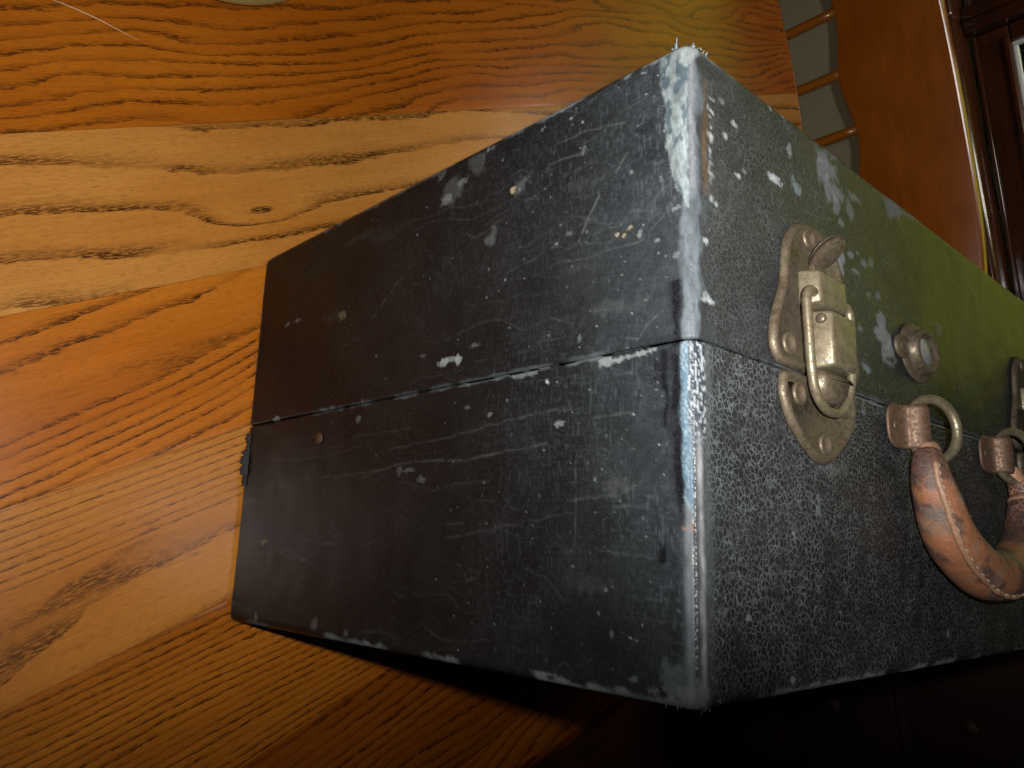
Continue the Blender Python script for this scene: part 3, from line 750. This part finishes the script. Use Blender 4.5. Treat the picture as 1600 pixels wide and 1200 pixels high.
    lay(wl * (.25 + 1.2 * fbm(S * 520, Y * 260, 243, 3)), (.135, .135, .137), .00003)
    lay(np.where(~lid & (S > 0), np.exp(-((S - .0062) / .0026) ** 2), 0) * .22, (.10, .11, .115))
    bw = np.interp(Y, [.0508, .0561, .0706, .0892, .1026], [0, .0034, .0046, .0050, .0042], left=0)
    bm_ = np.where(~lid & left & (Y > .050), 1 - sstep(-.0005, .0005, edge - bw + (ne - .5) * .0016), 0)
    spk = sstep(.45, .70, vnoise(S * 2300, Y * 1500, 251))
    lay(bm_ * .9, (.045, .072, .095)); lay(bm_ * spk * .8, (.11, .14, .155), .0001)
    sp2 = np.where(~lid & (Y > .068) & (S > -.0015) & (S < .0058), 1.0, 0) * sstep(.066, .080, Y)
    lay(sp2 * .85, (.016, .02, .026)); lay(sp2 * sstep(.52, .66, vnoise(S * 1500, Y * 1150, 257)) * .95, (.15, .16, .165), .0001)
    # black paint streaks beside it
    bk = np.where(left & (Y > .048) & (Y < .1215), np.exp(-((edge - np.interp(Y, [.048, .056, .075, .1215], [.0030, .0048, .0066, .0058]) + (ne - .5) * .0026) / .0015) ** 2), 0) * sstep(.25, .45, fbm(S * 160, Y * 90, 263, 3))
    lay(bk * 1.5, (.004, .004, .005))
    b2 = np.where(left & (Y > .038) & (Y < .1005), np.exp(-((edge - .0108 + (nl - .5) * .003) / .0014) ** 2), 0) * sstep(.42, .54, fbm(S * 190, Y * 75, 271, 3))
    lay(b2 * 1.2, (.004, .004, .005))
    # lower pale worn edge along the end face
    lay(np.where(~lid & left & (Y < .055), np.exp(-((edge - .0022) / .0018) ** 2), 0) * .45 * (.4 + ne), (.14, .155, .165))
    # outer edges of both panels, and the corners
    oe = np.minimum(Y, T - Y)
    lay(np.where(S < L, (1 - sstep(.0012, .0030, oe + (ne - .5) * .004)) * sstep(.42, .60, fbm(S * 55, Y * 5, 281, 3)), 0) * .9, (.15, .165, .163))
    cr = np.hypot(S, oe)
    lay((1 - sstep(.0045, .0085, cr + (ne - .5) * .008)) * .85, (.115, .125, .124), .0002)
    # paler lip at the seam, stronger on the base half
    se = np.abs(Y - SEAM)
    lay((1 - sstep(.0006, .0016, se + (ne - .5) * .0018)) * sstep(.48, .60, fbm(S * 70, Y * 3, 291, 3)) * .6 * np.where(Y < SEAM, 1, .4), (.12, .135, .14))
    # low end, torn covering
    lay(np.where(left, 1 - sstep(.0008, .003, S + .2875 + (ne - .5) * .003), 0) * sstep(.45, .6, fbm(S * 3, Y * 60, 297, 3)) * .5, (.11, .115, .12))
    grain = np.where(left, .07 + .05 * n1, np.where(lid, .40, 1.15)) * np.where(S > 0, sstep(0, .012, S), 1)
    grain = np.clip(grain * (.35 + .9 * n3), 0, 1) * (1 - tband)
    hgt += (fbm(S * 16, Y * 16, 301, 3) - .5) * .0012 + (fbm(S * 60, Y * 60, 303, 2) - .5) * .0003 + (fbm(S * 150, Y * 110, 207, 2) - .5) * .0005 * np.exp(-edge / .004) + (fbm(S * 300, Y * 300, 307, 2) - .5) * .0012 * np.exp(-cr / .006) + (fbm(S * 90, Y * 90, 305, 2) - .5) * .00012
    # keep the two halves' rims frayed and uneven
    hgt += (fbm(S * 200, Y * 60, 309, 3) - .5) * .0007 * np.exp(-oe / .0022)
    return np.concatenate([np.clip(col, .002, .8), grain[..., None]], -1), hgt

def shell(name, outer, inner, label):
    pr = y_profile(outer, inner); M = len(pr)
    S = np.repeat(PER[:, 4][:, None], M, 1); Y = np.repeat(pr[:, 0][None, :], NPER, 0)
    rgba, hgt = paint(S, Y)
    lim = np.where((pr[:, 1] < .0005), 1.0, .5)[None, :]
    bot = (S > .5) | (S < -.2855)
    hgt = np.where(bot, 0, hgt * lim)
    off = hgt - pr[:, 1][None, :]
    X = PER[:, 0][:, None] + PER[:, 2][:, None] * off; Z = PER[:, 1][:, None] + PER[:, 3][:, None] * off
    Yw = Y + (fbm(S * 45, S * 0 + (1.5 if outer > inner else 9.5), 331, 3) - .5) * .0005 * np.exp(-np.abs(Y - SEAM) / .006)
    V = np.stack([X, Yw, np.maximum(Z, .0003)], -1).reshape(-1, 3)
    i = np.arange(NPER); i2 = (i + 1) % NPER; j = np.arange(M - 1)
    A = (i[:, None] * M + j[None, :]); B = (i2[:, None] * M + j[None, :])
    Q = np.stack([A, B, B + 1, A + 1], -1).reshape(-1, 4)
    if inner > outer: Q = Q[:, ::-1]
    nv = len(V)
    cen = np.array([[L / 2, outer, H / 2], [L / 2, inner, H / 2]])
    V = np.concatenate([V, cen])
    c1 = np.stack([np.full(NPER, nv), i * M, i2 * M], -1); c2 = np.stack([np.full(NPER, nv + 1), i2 * M + M - 1, i * M + M - 1], -1)
    if inner > outer: c1 = c1[:, ::-1]; c2 = c2[:, ::-1]
    me = bpy.data.meshes.new(name)
    nq = len(Q); nt = 2 * NPER
    me.vertices.add(len(V)); me.vertices.foreach_set('co', V.astype(np.float32).reshape(-1))
    loops = np.concatenate([Q.reshape(-1), c1.reshape(-1), c2.reshape(-1)]).astype(np.int32)
    me.loops.add(len(loops)); me.loops.foreach_set('vertex_index', loops)
    starts = np.concatenate([np.arange(nq) * 4, nq * 4 + np.arange(nt) * 3]).astype(np.int32)
    me.polygons.add(nq + nt); me.polygons.foreach_set('loop_start', starts)
    me.update(calc_edges=True); me.validate()
    at = me.attributes.new('col', 'FLOAT_COLOR', 'POINT')
    full = np.concatenate([rgba.reshape(-1, 4), np.array([[.015, .015, .016, .4]] * 2)])
    at.data.foreach_set('color', full.astype(np.float32).reshape(-1))
    o = link(name, me, M_LEATHER, case, True)
    o['label'] = label
    return o

lid_o = shell('lid_shell', T, SEAM + .0003, 'half of the case with the torn pale corner and the latch')
base_o = shell('base_shell', 0.0, SEAM - .0003, 'half of the case that carries the handle')

# frayed threads at the worn corners and edges ---------------------------------
def fibres(name, items, parent):
    V, F = [], []
    for p, d, ln, w in items:
        p = Vector(p); d = Vector(d).normalized(); sdir = d.orthogonal().normalized(); sdir.rotate(Matrix.Rotation(random.random() * 6.28, 3, d))
        bend = sdir * random.uniform(-.9, .9) * ln; k = len(V)
        wv = d.cross(sdir) * w
        for q, ww in ((0, 1.0), (.5, .8), (1.0, .15)):
            c = p + d * (ln * q) + bend * q * q
            V += [c - wv * ww, c + wv * ww, c + sdir * w * ww]
        for q in range(2):
            a = k + q * 3
            for e in range(3):
                F.append((a + e, a + (e + 1) % 3, a + 3 + (e + 1) % 3, a + 3 + e))
    o = mesh_obj(name, V, F, M_FIBRE, parent); o['kind'] = 'stuff'
    return o
it = []
R_ = random.Random(3)
for k in range(26):      # tuft at the torn outer corner of the lid
    x = R_.uniform(-.001, .012); z = H - R_.uniform(-.0002, .012) if x < .002 else H - .0004
    it.append(((x if x > .002 else 0.0004, T - R_.uniform(.0003, .0032), z), (R_.gauss(-.15, .5), R_.uniform(.15, 1.1), R_.gauss(.35, .5)), R_.uniform(.0004, .0012), R_.uniform(.0003, .0006)))
it.append(((.0008, T - .001, H - .006), (-.1, 1, -.05), .0045, .0006)); it.append(((.0008, T - .001, H - .005), (-.25, 1, .15), .0035, .0006))
for k in range(70):      # rim of the torn band on the end face
    y = R_.uniform(.146, .199); w = float(np.interp(y, [.1435, .1517, .1643, .1691, .1843, .2], [0, .0058, .0086, .0096, .0104, .0112]))
    it.append(((-.0001, y, H - w * R_.uniform(.82, 1.05)), (R_.uniform(-.5, -.05), R_.gauss(0, .8), R_.gauss(-.5, .5)), R_.uniform(.0004, .0012), R_.uniform(.00006, .00014)))
for k in range(22):      # lower outer corner
    x = R_.uniform(0, .011) if k % 2 else 0.0002; z = H - .0004 if k % 2 else H - R_.uniform(.001, .012)
    it.append(((x + .0003, R_.uniform(.0003, .003), z), (R_.gauss(-.1, .5), -R_.uniform(.15, 1), R_.gauss(.2, .5)), R_.uniform(.0004, .0012), R_.uniform(.0002, .0004)))
for k in range(90):      # fuzz along the fold
    y = R_.uniform(.004, .196); it.append(((.0006, y, H - .0008), (R_.gauss(-.5, .4), R_.gauss(0, .9), R_.gauss(.5, .4)), R_.uniform(.0004, .0012), .00006))
fibres('frayed_fibres', it, case)
it = []
for k in range(150):      # threads at the low end
    y = R_.uniform(.065, .198); it.append(((-.0002, y, R_.uniform(.0012, .006)), (R_.uniform(-.9, -.2), R_.gauss(0, .7), R_.gauss(-.1, .35)), R_.uniform(.0006, .0022), .00008))
it.append(((-.0003, .146, .004), (-1, -.3, .2), .011, .00018)); it.append(((-.0003, .139, .003), (-.8, .9, .1), .008, .00016))
fibres('loose_threads', it, case)

# torn flap of covering at the low end
M_FLAP = plain('torn_covering', (.030, .032, .034), .8, .9, 1500)
ys = np.linspace(.0700, .0985, 46); V, F = [], []
for k, y in enumerate(ys):
    e = math.sin((k / 45) * math.pi) ** .5 * .0028 * (-.3 + 1.9 * float(fbm(np.array([y * 900]), np.array([1.0]), 77, 3)[0]))
    V += [(-.00035, y, .0060), (-.0005 - e * .3, y, .0045), (-.0006 - e, y, .0022), (-.0002 - e, y, .0014), (-.0002, y, .0040)]
for k in range(45):
    for e in range(4):
        a = k * 5 + e; F.append((a, a + 5, a + 6, a + 1))
mesh_obj('torn_flap', V, F, M_FLAP, case)

# little brown nail head on the end face
V, F = lathe([(.0001, 0), (.0026, 0), (.0029, .0004), (.0026, .0009), (.0012, .0012), (.0001, .0013)], 20)
o = mesh_obj('nail_head', [(-z, y, x) for x, y, z in V], [f[::-1] for f in F], M_RUST, case, loc=(0.0002, .0898, .0786)); o['label'] = 'small rusty nail head'

# ------------------------------------------------------------------ hardware
def rivet_mesh(r=.0031):
    V, F = lathe([(r * 1.12, 0), (r * 1.1, .0006), (r * .95, .0011), (r * .78, .0010), (r * .62, .0003), (r * .05, .00015)], 22)
    return V, F
RV, RF = rivet_mesh()
rivet_me = None
def rivet(parent, x, y, z, mat, s=1.0):
    global rivet_me
    if rivet_me is None:
        o = mesh_obj('rivet', RV, RF, mat, parent); rivet_me = o.data
    else:
        o = bpy.data.objects.new('rivet', rivet_me); COL.objects.link(o); o.parent = parent
    o.location = (x, y, z); o.scale = (s, s, s)
    return o

LX = 0.0735
def sym_loop(left):
    """left: points down the left side from top to bottom (x relative to the middle, y)"""
    pts = [(x, y, 0) for x, y in left] + [(-x, y, 0) for x, y in left[::-1]]
    lp = [Vector((p.x, p.y)) for p in catmull(pts, 6, True)]
    if sum(lp[i - 1].x * lp[i].y - lp[i].x * lp[i - 1].y for i in range(len(lp))) < 0: lp.reverse()
    return lp

def trapezoid(x0, x1, y0, y1, z0, z1, slope, bev):
    bm = bmesh.new(); bm_box(bm, x0, x1, y0, y1, z0, z1)
    for v in bm.verts:
        if v.co.z > (z0 + z1) / 2:
            v.co.x += slope if v.co.x < (x0 + x1) / 2 else -slope
            v.co.y += slope * .4 if v.co.y < (y0 + y1) / 2 else -slope * .4
    bmesh.ops.bevel(bm, geom=list(bm.edges), offset=bev, segments=3, affect='EDGES', profile=.5)
    return bm

def build_latch(x_mid):
    up = sym_loop([(-.005, .1585), (-.0125, .1565), (-.0195, .149), (-.0220, .140), (-.0240, .131), (-.0300, .119), (-.0315, .110), (-.0285, .1048), (-.0235, .1034), (-.010, .1034)])
    V, F = plate(up, [(0, 0), (-.0003, .0008), (.0004, .0022), (.0015, .0029), (.0026, .0024), (.0038, .0012)])
    latch = mesh_obj('latch', V, F, M_BRASS, case, loc=(x_mid, 0, H + .0002))
    lo = sym_loop([(-.010, .1020), (-.0235, .1018), (-.0262, .0985), (-.0262, .0925), (-.0205, .0835), (-.0088, .0755), (-.0030, .0732)])
    V, F = plate(lo, [(0, 0), (-.0003, .0008), (.0004, .0022), (.0015, .0029), (.0026, .0024), (.0038, .0012)])
    mesh_obj('strike_plate', V, F, M_BRASS, latch)
    bm_obj('lever_housing', trapezoid(-.0122, .0125, .1262, .1395, .0010, .0084, .0022, .0012), M_BRIGHT, latch)
    bm_obj('draw_bolt', trapezoid(-.0055, .0165, .1052, .1262, .0010, .0092, .0020, .0013), M_BRIGHT, latch)
    # pin in the side of the draw bolt
    V, F = lathe([(.0001, 0), (.0018, 0), (.0018, .0010), (.0012, .0014), (.0001, .0015)], 16)
    mesh_obj('pin', [(-z, y, x) for x, y, z in V], [f[::-1] for f in F], M_BRASS, latch, loc=(-.0042, .1228, .0055))
    # hook the wire pulls on
    hp = [Vector(p) for p in [(-.0088, .0962), (-.003, .0928), (.005, .0928), (.0105, .0965), (.0130, .1012), (.0130, .1046), (-.0080, .1046), (-.0095, .1012)]]
    V, F = plate(hp, [(0, .001), (.0002, .0045), (.0012, .0070), (.0034, .0082)])
    mesh_obj('hook', V, F, M_BRASS, latch)
    # thumb tab, a dished oval turned up at the free end of the lever
    V, F = [], []; ux = Vector((1, 0, 0)); vx = Vector((0, .66, .75)); nx = ux.cross(vx)
    rings = 6; sg = 28
    for side in (0, 1):
        for i in range(rings + 1):
            rr = i / rings
            for k in range(sg):
                a = 2 * math.pi * k / sg
                p = ux * (.0076 * rr * math.cos(a)) + vx * (.0076 * rr * math.sin(a)) - nx * (.0011 * rr * rr) + nx * (.0011 * (1 - .55 * rr ** 6) * (0.5 if side else -.5))
                V.append(p)
        o0 = side * (rings + 1) * sg
        for i in range(rings):
            for k in range(sg):
                k2 = (k + 1) % sg; q = (o0 + i * sg + k, o0 + i * sg + k2, o0 + (i + 1) * sg + k2, o0 + (i + 1) * sg + k)
                F.append(q if side else q[::-1])
    o1 = (rings + 1) * sg
    for k in range(sg):
        k2 = (k + 1) % sg; F.append((rings * sg + k, rings * sg + k2, o1 + rings * sg + k2, o1 + rings * sg + k))
    mesh_obj('thumb_tab', V, F, M_BRASS, latch, loc=(-.0010, .1462, .0078))
    bm_ = bmesh.new(); bm_box(bm_, -.0050, .0050, .1385, .1432, .0016, .0042, .0008)
    bm_obj('tab_neck', bm_, M_BRASS, latch)
    half = [(-.0098, .1305, .0060), (-.0135, .1308, .0062), (-.0160, .1285, .0063), (-.0164, .1220, .0064), (-.0158, .1120, .0064), (-.0148, .1030, .0062), (-.0118, .0955, .0058), (-.0060, .0912, .0056), (0, .0902, .0056)]
    path = catmull(half + [(-x, y, z) for x, y, z in half[-2::-1]], 6)
    V, F = tube(path, .00165, 12)
    mesh_obj('wire_bail', V, F, M_BRIGHT, latch)
    for x, y in ((-.0150, .0950), (.0185, .0950), (.0020, .0797), (-.0205, .1112), (.0205, .1112), (-.0030, .1535)):
        rivet(latch, x, y, .0011, M_BRASS, 1.22)
    return latch
latch_a = build_latch(LX)
latch_b = latch_a.copy(); COL.objects.link(latch_b); latch_b.parent = case; latch_b.location.x = LX + .2535
for ch in list(latch_a.children):
    c = ch.copy(); COL.objects.link(c); c.parent = latch_b

# oval lock with a screw ear
def oval(profile, seg, cx, cy, sx, sy): return lathe(profile, seg, sx, sy, (cx, cy, 0))
V, F = oval([(.0150, 0), (.0152, .0007), (.0140, .0015), (.0118, .0021), (.0108, .0030), (.0110, .0062), (.0104, .0073), (.0092, .0075), (.0078, .0068), (.0070, .0050), (.0003, .0046)], 40, 0, 0, 1.22, .88)
lock = mesh_obj('lock', V, F, M_BRASS, case, loc=(.1690, .1308, H + .0002))
lock.scale = (1, 1, .78)
V, F = oval([(.0003, 0), (.0066, 0), (.0064, .0004), (.0003, .0005)], 28, 0, 0, 1.2, .86)
mesh_obj('keyhole_cover', V, F, M_STEEL, lock, loc=(0, 0, .0049))
V, F = oval([(.0062, 0), (.0062, .0009), (.0052, .0022), (.0036, .0022), (.0026, .0010), (.0003, .0008)], 24, 0, 0, 1.15, .85)
mesh_obj('screw_ear', V, F, M_BRASS, lock, loc=(-.0175, -.0005, .0002))
V, F = oval([(.0003, 0), (.0027, 0), (.0022, .0006), (.0003, .0008)], 18, 0, 0, 1, 1)
mesh_obj('screw', V, F, M_RUST, lock, loc=(-.0175, -.0005, .0013))

# bent strap brackets and rings
BY = .0950; RING_T = math.radians(27)
def build_bracket(bx):
    # strap: a flat tongue that rolls into a barrel; section in x-z swept along y with a rounded tongue end
    sec = [(-.0185, .0003), (-.0120, .0006), (-.0060, .0012), (-.0035, .0030), (-.0030, .0052), (-.0012, .0078), (.0016, .0086), (.0042, .0076), (.0055, .0050), (.0048, .0022), (.0028, .0008)]
    secs = catmull([(x, 0, z) for x, z in sec], 3)
    V, F = [], []; n = len(secs)
    for j, yy in enumerate(np.linspace(-1, 1, 13)):
        for p in secs:
            w = .0088
            x = p.x
            if x < -.010: x = -.010 + (x + .010) * math.sqrt(max(0.02, 1 - (abs(yy) ** 3) * .92))
            e = .0006 if abs(yy) > .99 else 0
            V.append((x, yy * w, max(p.z - e, .0001)))
    for j in range(12):
        for i in range(n - 1):
            a = j * n + i; F.append((a, a + 1, a + n + 1, a + n))
    b = mesh_obj('handle_bracket', V, F, M_RUST, case, loc=(bx, BY, H + .0002))
    md = b.modifiers.new('thickness', 'SOLIDIFY'); md.thickness = .0011; md.offset = 1
    rv = rivet(b, -.0115, 0, .0013, M_BRASS, .72)
    rc = Vector((.0010, 0, .0044)) + Vector((math.cos(RING_T), 0, math.sin(RING_T))) * .0086
    path = [rc + Vector((math.cos(RING_T), 0, math.sin(RING_T))) * (.0122 * math.cos(a)) + Vector((0, 1, 0)) * (.0126 * math.sin(a)) for a in np.linspace(0, 2 * math.pi, 48, endpoint=False)]
    V, F = tube(path, .0021, 12, closed=True, up=Vector((-math.sin(RING_T), 0, math.cos(RING_T))))
    mesh_obj('ring', V, F, M_BRIGHT, b)
    return b
BX = .1495; BX2 = BX + .1080
brk = build_bracket(BX)
brk2 = brk.copy(); COL.objects.link(brk2); brk2.parent = case; brk2.location.x = BX2
for ch in list(brk.children):
    c = ch.copy(); COL.objects.link(c); c.parent = brk2

# leather handle, flopped over towards the base half
def leather_handle():
    t = NT('worn_brown_leather'); co = t.coord()
    at = t.attr('col'); a = t.noise(co, 300, 4, .65); b = t.noise(co, 1200, 3); cr = t.voro(t.mapping(co, (1, 1, 1)), 260, 'DISTANCE_TO_EDGE')
    c = t.mix(t.ramp(a, [(.35, .0), (.7, .55)]), at.outputs['Color'], (.12, .045, .018))
    c = t.mix(t.ramp(b, [(.62, 0), (.74, .5)]), c, (.03, .016, .010))
    c = t.mix(t.math('MULTIPLY', t.ramp(cr, [(0, .8), (.05, 0)]), at.outputs['Alpha']), c, (.30, .13, .06))
    return t.out(c, t.math('ADD', .50, t.math('MULTIPLY', a, .25)), 0, t.bump(t.math('ADD', a, t.math('MULTIPLY', b, .4)), .4, .0008), .45)
M_HANDLE = leather_handle()
HC = (BX + BX2) / 2 + .0055
hl = [(.1500, .0838, .0085), (.1468, .0765, .0100), (.1500, .0655, .0108), (.1612, .0508, .0112), (.1862, .0398, .0114), (HC, .0368, .0114)]
rl = [.0054, .0072, .0090, .0104, .0109, .0109]
hpts = hl + [(2 * HC - x, y, z) for x, y, z in hl[-2::-1]]; rads = rl + rl[-2::-1]
path = catmull(hpts, 10)
rr = np.interp(np.linspace(0, len(hpts) - 1, len(path)), range(len(hpts)), rads)
path = [Vector((p.x, p.y, H + p.z)) for p in path]
SEG = 40
V, F = tube(path, list(rr), SEG, flat=.97)
hv = np.array([tuple(v) for v in V])
ii = np.repeat(np.arange(len(path)), SEG); kk = np.tile(np.arange(SEG), len(path)); ang = 2 * np.pi * kk / SEG
un = ii / (len(path) - 1)
nn = fbm(hv[:, 0] * 120 + hv[:, 2] * 60, hv[:, 1] * 120 + hv[:, 2] * 90, 401, 4); n2 = fbm(hv[:, 0] * 330 + hv[:, 2] * 200, hv[:, 1] * 330, 411, 3)
# black dye survives near the ends and along the outer flank
endm = np.maximum(sstep(.20, .06, un), sstep(.74, .84, un))
flank = sstep(.2, .9, np.cos(ang - math.radians(205)))
blk = np.clip(sstep(.47, .53, nn + .14 * endm * 1.5 + .16 * flank - .04) * .95, 0, 1)
blk = np.maximum(blk, sstep(.74, .80, un) * sstep(.98, .94, un) * .97 * sstep(.28, .36, n2))
blk = np.maximum(blk, sstep(.19, .13, un + .10 * (nn - .5)) * .96 * sstep(.30, .40, n2) * sstep(-.55, .15, np.cos(ang - math.radians(190))))
hc = np.array([.165, .064, .028]) * (.7 + .6 * n2)[:, None]
hc = hc * (1 - blk[:, None]) + np.array([.017, .015, .018]) * blk[:, None]
gry = sstep(.58, .70, fbm(hv[:, 0] * 200, hv[:, 1] * 200, 421, 3)) * .45
hc = hc * (1 - gry[:, None]) + np.array([.13, .105, .085]) * gry[:, None]
handle = mesh_obj('handle', [tuple(v) for v in hv + 0], F, M_HANDLE, case)
at = handle.data.attributes.new('col', 'FLOAT_COLOR', 'POINT')
at.data.foreach_set('color', np.concatenate([hc, (.3 + .7 * sstep(.7, .8, un))[:, None]], 1).astype(np.float32).reshape(-1))
def handle_frame(i):
    a, b = path[max(i - 1, 0)], path[min(i + 1, len(path) - 1)]
    t_ = (b - a).normalized(); s_ = t_.cross(Vector((0, 0, 1))).normalized(); return t_, s_
# stitched welt along the outer side of the handle
welt, stitches_v, stitches_f = [], [], []
sgn = 1 if (handle_frame(len(path) // 2)[1].y < 0) else -1
for i in range(8, len(path) - 8):
    t_, s_ = handle_frame(i)
    d = s_ * sgn * math.cos(math.radians(38)) + Vector((0, 0, 1)) * math.sin(math.radians(38))
    welt.append(path[i] + d * (rr[i] * .97) + Vector((0, 0, float(fbm(np.array([i * .6]), np.array([2.0]), 5, 2)[0] - .5) * .0008)))
V, F = tube(welt, [.0013 * (.8 + .4 * random.random()) for _ in welt], 8)
M_WELT = plain('handle_seam_leather', (.17, .092, .052), .6, .5, 900)
mesh_obj('seam_welt', V, F, M_WELT, handle)
V, F = [], []
for i in range(1, len(welt) - 1, 2):
    a, b = welt[i - 1].lerp(welt[i], .3), welt[i + 1].lerp(welt[i], .3); up = Vector((0, 0, .0012))
    v_, f_ = tube([a + up * random.uniform(.6, 1), (a + b) / 2 + up * 1.25, b + up * random.uniform(.6, 1)], random.uniform(.00018, .00034), 5); k = len(V); V += v_; F += [tuple(x + k for x in f) for f in f_]
M_THREAD = plain('pale_thread', (.19, .145, .10), .8)
o = mesh_obj('stitching', V, F, M_THREAD, handle); o['kind'] = 'stuff'
# tan tabs that loop round the rings, and the dark binding on the far limb
M_TAB = plain('tan_leather_tab', (.25, .13, .075), .6, .45, 500, 0, .35, 700)
for k, (bx, sg) in enumerate(((BX, 1), (BX2, -1))):
    p0 = path[0] if k == 0 else path[-1]; p1 = path[6] if k == 0 else path[-7]
    rb = Vector((bx + .0010 + .0081 + .001, BY - .0126, H + .0075))
    pth = catmull([p1, p0 + Vector((0, .0005, 0)), rb + Vector((-.001, .0035, .0004)), rb + Vector((0, .0048, -.0002))], 4)
    V, F = tube(pth, [.0052 - .0009 * i / len(pth) for i in range(len(pth))], 16, flat=.62)
    mesh_obj('ring_tab', V, F, M_TAB, handle)
i0 = int(len(path) * .86)
V, F = tube(path[i0:i0 + 3], [rr[i] * 1.06 for i in range(i0, i0 + 3)], 28, flat=.97)
mesh_obj('leather_band', V, F, M_WELT, handle)
